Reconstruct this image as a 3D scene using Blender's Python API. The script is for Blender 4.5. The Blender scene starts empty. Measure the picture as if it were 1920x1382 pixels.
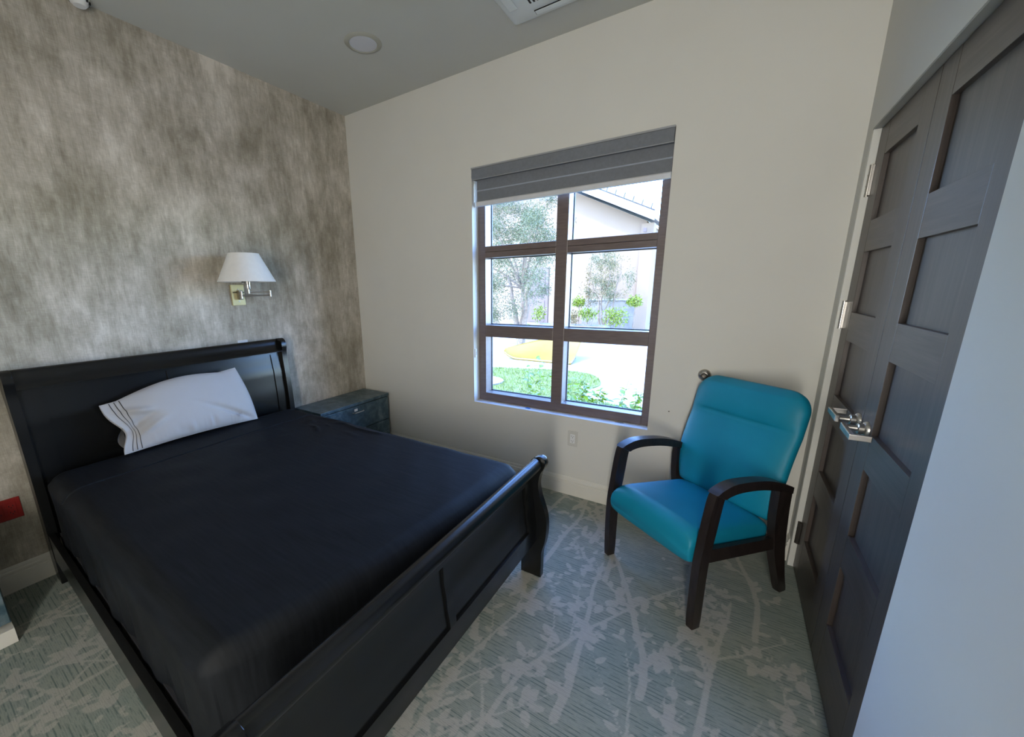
import bpy, bmesh, math, random
import numpy as np
from mathutils import Vector, Matrix
random.seed(7); RNG = np.random.default_rng(11)
S = bpy.context.scene
COL = S.collection
PI = math.pi

# ------------------------------------------------------------------ camera
cd = bpy.data.cameras.new('camera'); cam = bpy.data.objects.new('camera', cd); COL.objects.link(cam)
_r = Vector((0.8351373, 0.54980384, -0.01616899)); _u = Vector((-0.11457722, 0.20264044, 0.97252708)); _f = Vector((-0.53797561, 0.81034104, -0.23222758))
M = Matrix((( _r.x, _u.x, -_f.x, 2.9781), (_r.y, _u.y, -_f.y, -2.6302), (_r.z, _u.z, -_f.z, 1.5083), (0, 0, 0, 1)))
cam.matrix_world = M
cd.sensor_fit = 'HORIZONTAL'; cd.sensor_width = 36; cd.lens = 735.99 / 1920 * 36
cd.shift_x = (960 - 877.07) / 1920; cd.shift_y = (716.87 - 691) / 1920
cd.clip_start = 0.02; cd.clip_end = 300
S.camera = cam

# ------------------------------------------------------------------ world, sun, large lights, exposure
W = bpy.data.worlds.new('sky'); S.world = W; W.use_nodes = True
wn = W.node_tree.nodes; wl = W.node_tree.links; wn.clear()
sky = wn.new('ShaderNodeTexSky'); sky.sky_type = 'NISHITA'; sky.sun_disc = False
sky.sun_elevation = math.radians(50); sky.sun_rotation = math.radians(200)
sky.altitude = 100; sky.air_density = 1.0; sky.dust_density = 0.6; sky.ozone_density = 2.0
bg = wn.new('ShaderNodeBackground'); bg.inputs['Strength'].default_value = 4.0
wo = wn.new('ShaderNodeOutputWorld'); 
wb = wn.new('ShaderNodeMix'); wb.data_type = 'RGBA'; wb.blend_type = 'MULTIPLY'; wb.inputs[0].default_value = 1.0; wb.inputs[7].default_value = (.78, .95, 1.28, 1)   # daylight seen at the lamp-warm white balance
wl.new(sky.outputs[0], wb.inputs[6]); wl.new(wb.outputs[2], bg.inputs[0]); wl.new(bg.outputs[0], wo.inputs[0])
sd = bpy.data.lights.new('sun', 'SUN'); sd.energy = 6.0; sd.angle = math.radians(0.6); sd.color = (1.0, 0.95, 0.88)
sun = bpy.data.objects.new('sun', sd); COL.objects.link(sun)
sun.rotation_euler = Vector((0.40, 0.62, -0.78)).to_track_quat('-Z', 'Y').to_euler(); sun.location = (-5, -8, 12)
# added area light behind the camera, fills the room through an invented doorway
ad = bpy.data.lights.new('rear_fill_light', 'AREA'); ad.shape = 'RECTANGLE'; ad.size = 0.24; ad.size_y = 2.0; ad.energy = 62; ad.color = (1.0, 0.95, 0.86)
rear_fill_light = bpy.data.objects.new('rear_fill_light', ad); COL.objects.link(rear_fill_light)
rear_fill_light.location = (3.24, -4.05, 1.40); rear_fill_light.rotation_euler = (math.radians(96), 0, math.radians(24))
S.view_settings.view_transform = 'Standard'; S.view_settings.look = 'None'
S.view_settings.gamma = 1.0; S.view_settings.use_curve_mapping = False
S.view_settings.exposure = 0.0

# ------------------------------------------------------------------ material helpers
def new_mat(name):
    m = bpy.data.materials.new(name); m.use_nodes = True
    nt = m.node_tree; b = nt.nodes['Principled BSDF']
    return m, nt, b
def setp(b, **k):
    names = dict(color='Base Color', rough='Roughness', metal='Metallic', spec='Specular IOR Level', coat='Coat Weight',
                 coat_rough='Coat Roughness', sheen='Sheen Weight', trans='Transmission Weight', sub='Subsurface Weight')
    for a, v in k.items():
        i = b.inputs[names[a]]
        i.default_value = (v[0], v[1], v[2], 1) if a == 'color' else v
def node(nt, t, **k):
    n = nt.nodes.new(t)
    for a, v in k.items(): setattr(n, a, v)
    return n
def tex_coords(nt, scale=(1, 1, 1), kind='Object'):
    tc = node(nt, 'ShaderNodeTexCoord'); mp = node(nt, 'ShaderNodeMapping'); mp.inputs['Scale'].default_value = scale
    nt.links.new(tc.outputs[kind], mp.inputs['Vector']); return mp.outputs[0]
def noise(nt, vec, scale, detail=3, rough=.5, dist=0):
    n = node(nt, 'ShaderNodeTexNoise'); n.inputs['Scale'].default_value = scale; n.inputs['Detail'].default_value = detail
    n.inputs['Roughness'].default_value = rough; n.inputs['Distortion'].default_value = dist
    nt.links.new(vec, n.inputs['Vector']); return n.outputs['Fac']
def ramp(nt, fac, stops):
    r = node(nt, 'ShaderNodeValToRGB'); e = r.color_ramp.elements
    while len(e) < len(stops): e.new(0.5)
    for q, (p, c) in zip(e, stops): q.position = p; q.color = (c[0], c[1], c[2], 1)
    nt.links.new(fac, r.inputs[0]); return r.outputs[0]
def mixc(nt, fac, a, b, mode='MIX'):
    m = node(nt, 'ShaderNodeMix', data_type='RGBA', blend_type=mode)
    for s, v in ((0, fac), (6, a), (7, b)):
        if isinstance(v, (int, float)): m.inputs[s].default_value = v
        elif isinstance(v, tuple): m.inputs[s].default_value = (v[0], v[1], v[2], 1)
        else: nt.links.new(v, m.inputs[s])
    return m.outputs[2]
def math_(nt, op, a, b=None):
    m = node(nt, 'ShaderNodeMath', operation=op)
    for s, v in ((0, a), (1, b)):
        if v is None: continue
        if isinstance(v, (int, float)): m.inputs[s].default_value = v
        else: nt.links.new(v, m.inputs[s])
    return m.outputs[0]
def bump(nt, b, h, strength=.2, dist=.01):
    n = node(nt, 'ShaderNodeBump'); n.inputs['Strength'].default_value = strength; n.inputs['Distance'].default_value = dist
    nt.links.new(h, n.inputs['Height']); nt.links.new(n.outputs[0], b.inputs['Normal'])
def simple(name, color, rough=.5, var=.08, vscale=12, bscale=None, bstr=.1, bdist=.002, stretch=(1, 1, 1), **k):
    m, nt, b = new_mat(name); setp(b, color=color, rough=rough, **k)
    v = tex_coords(nt, stretch)
    f = noise(nt, v, vscale, 4)
    lo = tuple(c * (1 - var) for c in color); hi = tuple(min(1, c * (1 + var)) for c in color)
    nt.links.new(ramp(nt, f, [(.3, lo), (.7, hi)]), b.inputs['Base Color'])
    if bscale: bump(nt, b, noise(nt, v, bscale, 3), bstr, bdist)
    return m

MAT = {}
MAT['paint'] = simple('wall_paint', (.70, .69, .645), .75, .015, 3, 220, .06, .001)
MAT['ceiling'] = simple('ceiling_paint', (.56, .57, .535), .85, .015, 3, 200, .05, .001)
MAT['trim'] = simple('trim_paint', (.74, .72, .66), .45, .02, 5)
MAT['white'] = simple('white_plastic', (.78, .79, .80), .35, .02, 6)
MAT['acwhite'] = simple('unit_plastic', (.72, .78, .80), .4, .02, 6)
MAT['ivory'] = simple('aged_plastic', (.60, .59, .55), .5, .03, 6)
MAT['ring'] = simple('grey_trim_ring', (.40, .40, .35), .5, .03, 6)
MAT['black_slot'] = simple('slot_black', (.01, .01, .012), .6, .1)
MAT['red'] = simple('red_plastic', (.33, .012, .010), .45, .08, 30)
MAT['nickel'] = simple('brushed_nickel', (.55, .53, .50), .28, .08, 40, metal=1.0, stretch=(1, 1, 8))
MAT['brass'] = simple('pale_brass', (.66, .60, .34), .5, .05, 20, metal=.25)
MAT['darknickel'] = simple('aged_nickel', (.28, .26, .23), .35, .2, 60, metal=1.0)
MAT['darkbronze'] = simple('dark_hinge', (.10, .09, .08), .4, .1, 30, metal=.8)
MAT['shade'] = simple('lamp_shade_linen', (.80, .80, .80), .8, .02, 40, 300, .1, .001)
MAT['bronze_frame'] = simple('bronze_window_frame', (.165, .128, .118), .28, .12, 14, stretch=(1, 1, 8))
MAT['gasket'] = simple('black_gasket', (.012, .018, .03), .5, .1)
MAT['blind'] = simple('blind_fabric', (.185, .20, .225), .85, .06, 60, 400, .2, .001)
MAT['sheer'] = simple('blind_sheer_band', (.34, .38, .46), .8, .06, 80)
MAT['alu'] = simple('blind_aluminium', (.40, .41, .43), .35, .04, 20, metal=.3)
MAT['hem'] = simple('blind_hem_white', (.66, .67, .70), .5, .03, 20)
MAT['tape'] = simple('blue_tape', (.02, .17, .55), .6, .1, 40)
MAT['walnut'] = simple('espresso_wood', (.018, .013, .012), .38, .35, 10, stretch=(6, 6, 1))
MAT['black_lacquer'] = simple('black_lacquer', (.0045, .005, .0055), .26, .2, 6, 60, .03, .001, spec=.5)
MAT['downlight'] = simple('downlight_lens', (.62, .64, .70), .4, .01)
MAT['patio'] = simple('patio_concrete', (.28, .25, .22), .85, .06, 2.2, 40, .2, .004)
MAT['stucco'] = simple('pale_stucco', (.165, .112, .072), .9, .03, 3, 60, .3, .006)
MAT['fascia'] = simple('white_fascia', (.24, .215, .19), .7, .03, 3)
MAT['roof_tile'] = simple('clay_tile', (.035, .029, .026), .8, .2, 4)
MAT['stone'] = simple('stone_cladding', (.13, .112, .098), .9, .25, 7, 20, .4, .02)
MAT['brown_door'] = simple('brown_garden_door', (.085, .05, .042), .6, .12, 8)
MAT['planter'] = simple('white_planter', (.22, .20, .18), .8, .03, 4)
MAT['soil'] = simple('planting_soil', (.10, .075, .055), .95, .3, 20)
MAT['gravel'] = simple('gravel_bed', (.20, .165, .145), .95, .35, 30, 60, .6, .02)
MAT['yellow'] = simple('yellow_shell', (.16, .098, .010), .45, .06, 3)
MAT['bark'] = simple('grey_bark', (.15, .105, .07), .9, .3, 20)
MAT['stem'] = simple('green_stem', (.16, .22, .07), .6, .2, 20)
def leaf_mat(name, c, var=.35, scale=3.0, rough=.45):
    m, nt, b = new_mat(name); setp(b, rough=rough, spec=.5)
    g = node(nt, 'ShaderNodeNewGeometry'); rnd = g.outputs['Random Per Island']
    oi = node(nt, 'ShaderNodeObjectInfo')
    f = math_(nt, 'FRACT', math_(nt, 'ADD', rnd, oi.outputs['Random']))
    lo = tuple(x * (1 - var) for x in c); hi = tuple(min(1, x * (1 + var)) for x in c)
    cc = ramp(nt, f, [(0, lo), (1, hi)]); nt.links.new(cc, b.inputs['Base Color'])
    tr = node(nt, 'ShaderNodeBsdfTranslucent'); nt.links.new(cc, tr.inputs[0])
    mx = node(nt, 'ShaderNodeMixShader'); mx.inputs[0].default_value = .3
    nt.links.new(b.outputs[0], mx.inputs[1]); nt.links.new(tr.outputs[0], mx.inputs[2])
    nt.links.new(mx.outputs[0], nt.nodes['Material Output'].inputs[0]); return m
MAT['olive_leaf'] = leaf_mat('olive_leaf', (.085, .088, .034))
MAT['bright_leaf'] = leaf_mat('bright_leaf', (.13, .17, .008))
MAT['dry_leaf'] = leaf_mat('dry_leaf', (.17, .125, .045))
MAT['shrub_leaf'] = leaf_mat('shrub_leaf', (.19, .25, .018), .4, rough=.25)
MAT['grass'] = leaf_mat('grass_blade', (.11, .14, .018), .3)
MAT['lawn'] = simple('lawn_ground', (.10, .12, .022), .9, .3, 9, 80, .5, .02)

def m_glass():
    m, nt, b = new_mat('window_glass')
    nt.nodes.remove(b)
    t = node(nt, 'ShaderNodeBsdfTransparent'); t.inputs[0].default_value = (.96, .98, .98, 1)
    g = node(nt, 'ShaderNodeBsdfGlossy'); g.inputs['Roughness'].default_value = .01
    lw = node(nt, 'ShaderNodeLayerWeight'); lw.inputs[0].default_value = .5
    fc = math_(nt, 'ADD', math_(nt, 'MULTIPLY', math_(nt, 'POWER', lw.outputs['Facing'], 5.0), .5), .03)
    mx = node(nt, 'ShaderNodeMixShader'); nt.links.new(fc, mx.inputs[0]); nt.links.new(t.outputs[0], mx.inputs[1]); nt.links.new(g.outputs[0], mx.inputs[2])
    nt.links.new(mx.outputs[0], nt.nodes['Material Output'].inputs[0]); return m
MAT['glass'] = m_glass()

def m_wallpaper():
    m, nt, b = new_mat('mottled_wallpaper'); setp(b, rough=.62, spec=.35)
    v = tex_coords(nt, (1, 1, .60))
    big = noise(nt, v, 2.4, 6, .62, .2); mid = noise(nt, v, 8.5, 6, .7, .1)
    streak = noise(nt, tex_coords(nt, (1, 34, 5)), 1.0, 5, .65)
    weave_v = noise(nt, tex_coords(nt, (1, 230, 16)), 1.0, 2, .7); weave_h = noise(nt, tex_coords(nt, (1, 22, 230)), 1.0, 2, .7)
    f = math_(nt, 'ADD', math_(nt, 'MULTIPLY', big, .42), math_(nt, 'MULTIPLY', mid, .24))
    f = math_(nt, 'ADD', f, math_(nt, 'MULTIPLY', streak, .16))
    f = math_(nt, 'ADD', f, math_(nt, 'ADD', math_(nt, 'MULTIPLY', weave_v, .10), math_(nt, 'MULTIPLY', weave_h, .08)))
    c = ramp(nt, f, [(.37, (.182, .162, .126)), (.455, (.325, .296, .240)), (.52, (.475, .438, .375)), (.60, (.71, .665, .60))])
    nt.links.new(c, b.inputs['Base Color'])
    bump(nt, b, weave_v, .10, .001); return m
MAT['wallpaper'] = m_wallpaper()

def m_carpet():
    m, nt, b = new_mat('patterned_carpet'); setp(b, rough=.95, spec=.1, sheen=.15)
    at = node(nt, 'ShaderNodeAttribute'); at.attribute_name = 'branch'
    v = tex_coords(nt, (1, 1, 1))
    sp = node(nt, 'ShaderNodeSeparateXYZ'); nt.links.new(v, sp.inputs[0])
    def dashes(freq, thick, xs, seed, lo, hi):
        wob = math_(nt, 'MULTIPLY', noise(nt, tex_coords(nt, (5, 5, 1)), 1.0, 2), .35)
        yy = math_(nt, 'ADD', math_(nt, 'MULTIPLY', sp.outputs[1], freq), wob)
        row = math_(nt, 'FLOOR', yy); fr = math_(nt, 'FRACT', yy)
        tri = math_(nt, 'ABSOLUTE', math_(nt, 'SUBTRACT', fr, .5))
        line = ramp(nt, tri, [(0.0, (1, 1, 1)), (thick, (.75, .75, .75)), (thick * 1.7, (0, 0, 0))])
        cb = node(nt, 'ShaderNodeCombineXYZ'); nt.links.new(math_(nt, 'MULTIPLY', sp.outputs[0], xs), cb.inputs[0]); nt.links.new(math_(nt, 'MULTIPLY', row, 7.31), cb.inputs[1]); cb.inputs[2].default_value = seed
        gate = ramp(nt, noise(nt, cb.outputs[0], 1.0, 3, .6), [(lo, (0, 0, 0)), (hi, (1, 1, 1))])
        return math_(nt, 'MULTIPLY', line, gate)
    d1 = dashes(62, .10, 10, 1.3, .45, .54); d2 = dashes(150, .16, 30, 5.1, .42, .58)
    tone = noise(nt, v, 2.2, 3); grain = noise(nt, tex_coords(nt, (90, 320, 1)), 1.0, 2, .6)
    base = ramp(nt, tone, [(.3, (.262, .315, .278)), (.7, (.35, .365, .305))])
    base = mixc(nt, math_(nt, 'MULTIPLY', grain, .45), base, (.19, .22, .205))
    base = mixc(nt, math_(nt, 'MULTIPLY', d2, .50), base, (.11, .15, .15))
    base = mixc(nt, math_(nt, 'MULTIPLY', d1, .66), base, (.060, .105, .105))
    pat = mixc(nt, math_(nt, 'MULTIPLY', grain, .40), (.52, .485, .43), (.36, .35, .325))
    pat = mixc(nt, math_(nt, 'MULTIPLY', d2, .22), pat, (.2, .22, .21))
    edge = noise(nt, v, 110, 2)
    fac = math_(nt, 'MULTIPLY', math_(nt, 'ADD', at.outputs['Fac'], math_(nt, 'MULTIPLY', math_(nt, 'SUBTRACT', edge, .5), .8)), 1.0)
    fac = ramp(nt, fac, [(.25, (0, 0, 0)), (.70, (.64, .64, .64))])
    nt.links.new(mixc(nt, fac, base, pat), b.inputs['Base Color'])
    bump(nt, b, noise(nt, v, 350, 2), .35, .004); return m
MAT['carpet'] = m_carpet()

def m_doorwood(name, axis):
    m, nt, b = new_mat(name); setp(b, rough=.38, spec=.55)
    sc = {'z': (40, 40, 1.6), 'y': (40, 1.6, 40)}[axis]
    g = noise(nt, tex_coords(nt, sc), 1.4, 5, .6, .4); g2 = noise(nt, tex_coords(nt, tuple(s * 4 for s in sc)), 1.5, 2)
    f = math_(nt, 'ADD', math_(nt, 'MULTIPLY', g, .7), math_(nt, 'MULTIPLY', g2, .3))
    nt.links.new(ramp(nt, f, [(.3, (.040, .030, .027)), (.7, (.092, .071, .062))]), b.inputs['Base Color'])
    bump(nt, b, g2, .05, .001); return m
MAT['door_v'] = m_doorwood('door_wood_vertical', 'z'); MAT['door_h'] = m_doorwood('door_wood_horizontal', 'y')

def m_blue_lam():
    m, nt, b = new_mat('blue_marbled_laminate'); setp(b, rough=.38)
    v = tex_coords(nt); f = noise(nt, v, 9, 7, .65, .8); g = noise(nt, v, 30, 4, .6, .3)
    f = math_(nt, 'ADD', math_(nt, 'MULTIPLY', f, .75), math_(nt, 'MULTIPLY', g, .25))
    nt.links.new(ramp(nt, f, [(.34, (.022, .045, .062)), (.50, (.055, .105, .135)), (.66, (.16, .21, .235))]), b.inputs['Base Color']); return m
MAT['blue_lam'] = m_blue_lam()

def m_sheet():
    m, nt, b = new_mat('black_bed_sheet'); setp(b, color=(.0155, .017, .020), rough=.62, spec=.11)
    w = noise(nt, tex_coords(nt, (6, 90, 6)), 1, 3); nt.links.new(ramp(nt, w, [(.3, (.0082, .0096, .0118)), (.7, (.0125, .0145, .0178))]), b.inputs['Base Color'])
    bump(nt, b, noise(nt, tex_coords(nt, (3, 9, 9)), 1.2, 4, .55), .12, .02); return m
MAT['sheet'] = m_sheet()
MAT['pillowcase'] = simple('white_cotton', (.40, .40, .415), .8, .02, 5, 14, .12, .01, sheen=.2)
MAT['ticking'] = simple('mattress_ticking', (.05, .05, .055), .9, .1, 20)
MAT['stripe'] = simple('black_trim', (.02, .02, .025), .7, .1)
def m_vinyl():
    m, nt, b = new_mat('teal_vinyl'); setp(b, rough=.48, spec=.3)
    v = tex_coords(nt); nt.links.new(ramp(nt, noise(nt, v, 6, 3), [(.3, (.004, .215, .335)), (.7, (.006, .24, .37))]), b.inputs['Base Color'])
    bump(nt, b, noise(nt, v, 420, 2), .08, .0008); return m
MAT['vinyl'] = m_vinyl()

# ------------------------------------------------------------------ geometry helpers
ORG = {}
def obj(name, verts, faces, mat, parent=None, smooth=False, org=None):
    """mesh object from world-space verts; org / parent location is subtracted so the parent can be a plain Empty"""
    o_ = ORG.get(parent.name, (0, 0, 0)) if parent is not None else (org or (0, 0, 0))
    me = bpy.data.meshes.new(name)
    me.from_pydata([(v[0] - o_[0], v[1] - o_[1], v[2] - o_[2]) for v in verts], [], faces)
    me.update()
    bm = bmesh.new(); bm.from_mesh(me); bmesh.ops.recalc_face_normals(bm, faces=bm.faces); bm.to_mesh(me); bm.free()
    if smooth:
        me.polygons.foreach_set('use_smooth', [True] * len(me.polygons))
    me.materials.append(MAT[mat])
    o = bpy.data.objects.new(name, me); COL.objects.link(o)
    if parent is not None:
        o.parent = parent; ORG[o.name] = ORG.get(parent.name, (0, 0, 0))
        if parent.type == 'MESH': ORG[o.name] = ORG.get(parent.name, (0, 0, 0))
    else:
        o.location = o_; ORG[o.name] = tuple(o_)
    return o
def box(name, x0, x1, y0, y1, z0, z1, mat, parent=None, bev=0, seg=2, org=None):
    x0, x1 = sorted((x0, x1)); y0, y1 = sorted((y0, y1)); z0, z1 = sorted((z0, z1))
    bm = bmesh.new()
    vs = [bm.verts.new(p) for p in ((x0, y0, z0), (x1, y0, z0), (x1, y1, z0), (x0, y1, z0), (x0, y0, z1), (x1, y0, z1), (x1, y1, z1), (x0, y1, z1))]
    for f in ((0, 3, 2, 1), (4, 5, 6, 7), (0, 1, 5, 4), (1, 2, 6, 5), (2, 3, 7, 6), (3, 0, 4, 7)): bm.faces.new([vs[i] for i in f])
    if bev: bmesh.ops.bevel(bm, geom=bm.edges[:], offset=bev, segments=seg, affect='EDGES', profile=.6)
    return from_bm(name, bm, mat, parent, org=org)
def from_bm(name, bm, mat, parent=None, smooth=False, org=None):
    bm.verts.ensure_lookup_table(); bm.verts.index_update()
    v = [tuple(q.co) for q in bm.verts]; f = [[q.index for q in p.verts] for p in bm.faces]; bm.free()
    return obj(name, v, f, mat, parent, smooth, org)
def boxes(name, lst, mat, parent=None, org=None):
    """several boxes of ONE part"""
    v = []; f = []
    for (x0, x1, y0, y1, z0, z1) in lst:
        n = len(v)
        v += [(x0, y0, z0), (x1, y0, z0), (x1, y1, z0), (x0, y1, z0), (x0, y0, z1), (x1, y0, z1), (x1, y1, z1), (x0, y1, z1)]
        f += [[n + i for i in q] for q in ((0, 3, 2, 1), (4, 5, 6, 7), (0, 1, 5, 4), (1, 2, 6, 5), (2, 3, 7, 6), (3, 0, 4, 7))]
    return obj(name, v, f, mat, parent, org=org)
def prism(name, outline, axis, a0, a1, mat, parent=None, bev=0, org=None, smooth=False):
    """outline of 2D points extruded along axis ('x': (y,z), 'y': (x,z), 'z': (x,y))"""
    def P(q, a): return {'x': (a, q[0], q[1]), 'y': (q[0], a, q[1]), 'z': (q[0], q[1], a)}[axis]
    bm = bmesh.new(); A = [bm.verts.new(P(q, a0)) for q in outline]; B = [bm.verts.new(P(q, a1)) for q in outline]
    n = len(outline); fa = bm.faces.new(A[::-1]); fb = bm.faces.new(B)
    for i in range(n): bm.faces.new((A[i], A[(i + 1) % n], B[(i + 1) % n], B[i]))
    if bev:
        es = list(fa.edges) + list(fb.edges); bmesh.ops.bevel(bm, geom=es, offset=bev, segments=2, affect='EDGES', profile=.5)
    o = from_bm(name, bm, mat, parent, org=org)
    if smooth: shade_auto(o)
    return o
def shade_auto(o, ang=40):
    me = o.data; me.polygons.foreach_set('use_smooth', [True] * len(me.polygons))
    try: me.set_sharp_from_angle(angle=math.radians(ang))
    except Exception: pass
def frames(path):
    P = [Vector(p) for p in path]; out = []
    up = Vector((0, 0, 1))
    for i, p in enumerate(P):
        t = (P[min(i + 1, len(P) - 1)] - P[max(i - 1, 0)]).normalized()
        a = up.cross(t)
        if a.length < 1e-3: a = Vector((1, 0, 0)).cross(t)
        a.normalize(); b = t.cross(a).normalized(); out.append((p, a, b))
    return out
def tube_geo(path, rad, n=10):
    if isinstance(rad, (int, float)): rad = [rad] * len(path)
    v = []; f = []
    fr = frames(path)
    for (p, a, b), r in zip(fr, rad):
        for k in range(n):
            t = 2 * PI * k / n; v.append(tuple(p + a * (r * math.cos(t)) + b * (r * math.sin(t))))
    for i in range(len(path) - 1):
        for k in range(n):
            f.append([i * n + k, i * n + (k + 1) % n, (i + 1) * n + (k + 1) % n, (i + 1) * n + k])
    f.append(list(range(n))[::-1]); f.append([(len(path) - 1) * n + k for k in range(n)])
    return v, f
def tube(name, path, rad, mat, parent=None, n=12, org=None):
    v, f = tube_geo(path, rad, n); o = obj(name, v, f, mat, parent, org=org); shade_auto(o); return o
def lathe(name, prof, center, mat, parent=None, n=40, axis='z', org=None, closed=False):
    v = []; f = []; m = len(prof)
    for (r, h) in prof:
        for k in range(n):
            t = 2 * PI * k / n; a, b = r * math.cos(t), r * math.sin(t)
            q = {'z': (a, b, h), 'y': (a, h, b), 'x': (h, a, b)}[axis]
            v.append((center[0] + q[0], center[1] + q[1], center[2] + q[2]))
    for i in range(m if closed else m - 1):
        for k in range(n):
            j = (i + 1) % m; f.append([i * n + k, i * n + (k + 1) % n, j * n + (k + 1) % n, j * n + k])
    if not closed:
        if prof[0][0] > 1e-6: f.append(list(range(n))[::-1])
        if prof[-1][0] > 1e-6: f.append([(m - 1) * n + k for k in range(n)])
    bm = bmesh.new(); vs = [bm.verts.new(q) for q in v]
    for q in f: bm.faces.new([vs[i] for i in q])
    bmesh.ops.remove_doubles(bm, verts=bm.verts[:], dist=1e-6)
    o = from_bm(name, bm, mat, parent, org=org); shade_auto(o); return o
def grid_faces(nu, nv, base=0, wrap=False):
    f = []
    for i in range(nu - 1):
        for j in range(nv if wrap else nv - 1):
            f.append([base + i * nv + j, base + i * nv + (j + 1) % nv, base + (i + 1) * nv + (j + 1) % nv, base + (i + 1) * nv + j])
    return f
def empty(name, loc, label=None, cat=None, group=None, rot=None):
    o = bpy.data.objects.new(name, None); COL.objects.link(o); o.location = loc; o.empty_display_size = .1
    ORG[o.name] = tuple(loc) if rot is None else (0, 0, 0)
    if rot is not None: o.rotation_euler = rot
    tag(o, label, cat, group); return o
def tag(o, label=None, cat=None, group=None, kind=None):
    if label: o['label'] = label
    if cat: o['category'] = cat
    if group: o['group'] = group
    if kind: o['kind'] = kind
    return o
def struct(o, label, cat):
    return tag(o, label, cat, kind='structure')

# ------------------------------------------------------------------ room shell
H = 2.975; XR = 3.398; YB = -3.60; WT = 0.16
WX0, WX1, WZ0, WZ1 = 1.295, 2.6175, 0.600, 2.351

def carpet_floor():
    x0, x1, y0, y1, h = 0.0, XR, -3.3, 0.0, 0.0085
    nx, ny = int((x1 - x0) / h) + 1, int((y1 - y0) / h) + 1
    xs = np.linspace(x0, x1, nx); ys = np.linspace(y0, y1, ny)
    A = np.zeros((nx, ny), np.float32)
    def blob(cx, cy, ang, L, Wd):
        i0, i1 = np.searchsorted(xs, (cx - L, cx + L)); j0, j1 = np.searchsorted(ys, (cy - L, cy + L))
        if i1 <= i0 or j1 <= j0: return
        X, Y = np.meshgrid(xs[i0:i1] - cx, ys[j0:j1] - cy, indexing='ij'); c, s = math.cos(ang), math.sin(ang)
        a = X * c + Y * s; b = -X * s + Y * c
        w = Wd * np.sqrt(np.clip(1 - (a / L) ** 2, 0, 1)) * (1 - .35 * a / L)
        A[i0:i1, j0:j1] = np.maximum(A[i0:i1, j0:j1], np.clip((w - np.abs(b)) / .010 + .35, 0, 1) * (np.abs(a) < L))
    def branch(x, y, ang, length, w, depth):
        rr = random.Random(int((x * 977 + y * 1313 + depth * 71) * 1000)); s = 0
        drift = rr.uniform(-.18, .18)
        while s < length:
            ww = w * (1 - .62 * s / length)
            blob(x, y, ang, max(.03, ww * 1.6), ww)
            st = .018; ang += rr.uniform(-.07, .07) + drift * st * 1.6
            x += math.cos(ang) * st; y += math.sin(ang) * st; s += st
            if depth < 2 and rr.random() < (.045 if depth == 0 else .05) and s > .08:
                sg = rr.choice((-1, 1)); branch(x, y, ang + sg * rr.uniform(.3, .75), length * rr.uniform(.22, .45), ww * .7, depth + 1)
            if rr.random() < (.10 if depth == 0 else .30):
                sg = rr.choice((-1, 1)); la = ang + sg * rr.uniform(.5, 1.3); L = rr.uniform(.014, .030)
                blob(x + math.cos(la) * (L + ww), y + math.sin(la) * (L + ww), la, L, L * rr.uniform(.45, .62))
            if rr.random() < .020:
                for q in range(5):
                    la = rr.uniform(0, 2 * PI); d = rr.uniform(.02, .07); L = rr.uniform(.016, .034)
                    blob(x + math.cos(la) * d, y + math.sin(la) * d, la, L, L * .6)
    R = random.Random(5); x = 0.1
    while x < 3.4:
        y = -3.3 + R.uniform(-.3, .2)
        while y < 0:
            L = R.uniform(.9, 1.7); branch(x + R.uniform(-.06, .06), y, PI / 2 + R.uniform(-.13, .13), L, R.uniform(.011, .018), 0); y += L * R.uniform(.55, .9)
        x += R.uniform(.15, .25)
    X, Y = np.meshgrid(xs, ys, indexing='ij')
    co = np.stack([X, Y, np.zeros_like(X)], -1).reshape(-1, 3).astype(np.float32)
    idx = np.arange(nx * ny).reshape(nx, ny)
    q = np.stack([idx[:-1, :-1], idx[1:, :-1], idx[1:, 1:], idx[:-1, 1:]], -1).reshape(-1, 4)
    me = bpy.data.meshes.new('floor'); me.vertices.add(len(co)); me.vertices.foreach_set('co', co.ravel())
    me.loops.add(q.size); me.loops.foreach_set('vertex_index', q.ravel().astype(np.int32))
    me.polygons.add(len(q)); me.polygons.foreach_set('loop_start', np.arange(0, q.size, 4, dtype=np.int32))
    me.update(calc_edges=True)
    at = me.attributes.new('branch', 'FLOAT', 'POINT'); at.data.foreach_set('value', A.ravel())
    me.materials.append(MAT['carpet'])
    o = bpy.data.objects.new('floor', me); COL.objects.link(o)
    box('subfloor', -WT, XR + .16, YB - .12, WT, -.25, -.0005, 'carpet', o)
    return struct(o, 'grey green patterned carpet with pale branch motif', 'floor')
carpet_floor()

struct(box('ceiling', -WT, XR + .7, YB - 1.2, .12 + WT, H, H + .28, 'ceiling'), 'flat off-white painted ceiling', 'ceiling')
struct(box('wall_left', -WT, 0, YB - .12, WT, 0, H, 'wallpaper'), 'grey mottled wallpaper wall behind the bed', 'wall')
# window wall with its opening
struct(boxes('wall_back', [(0, WX0, 0, WT, 0, H), (WX1, XR + .6, 0, WT, 0, H), (WX0, WX1, 0, WT, 0, WZ0), (WX0, WX1, 0, WT, WZ1, H)], 'paint'), 'off-white painted wall with the window', 'wall')
# right wall: closet opening with recessed doors
DY1, DZ = -.1, 2.145; XD = 3.4231; YE = -1.356
struct(boxes('wall_right', [(XR, XR + .16, DY1, 0, 0, H), (XR, XR + .16, YB, YE, 0, H), (XR, XR + .16, YE, DY1, DZ, H), (XR + .10, XR + .6, YE - .1, DY1 + .1, 0, DZ + .1)], 'paint'), 'off-white painted wall around the closet doors', 'wall')
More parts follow.
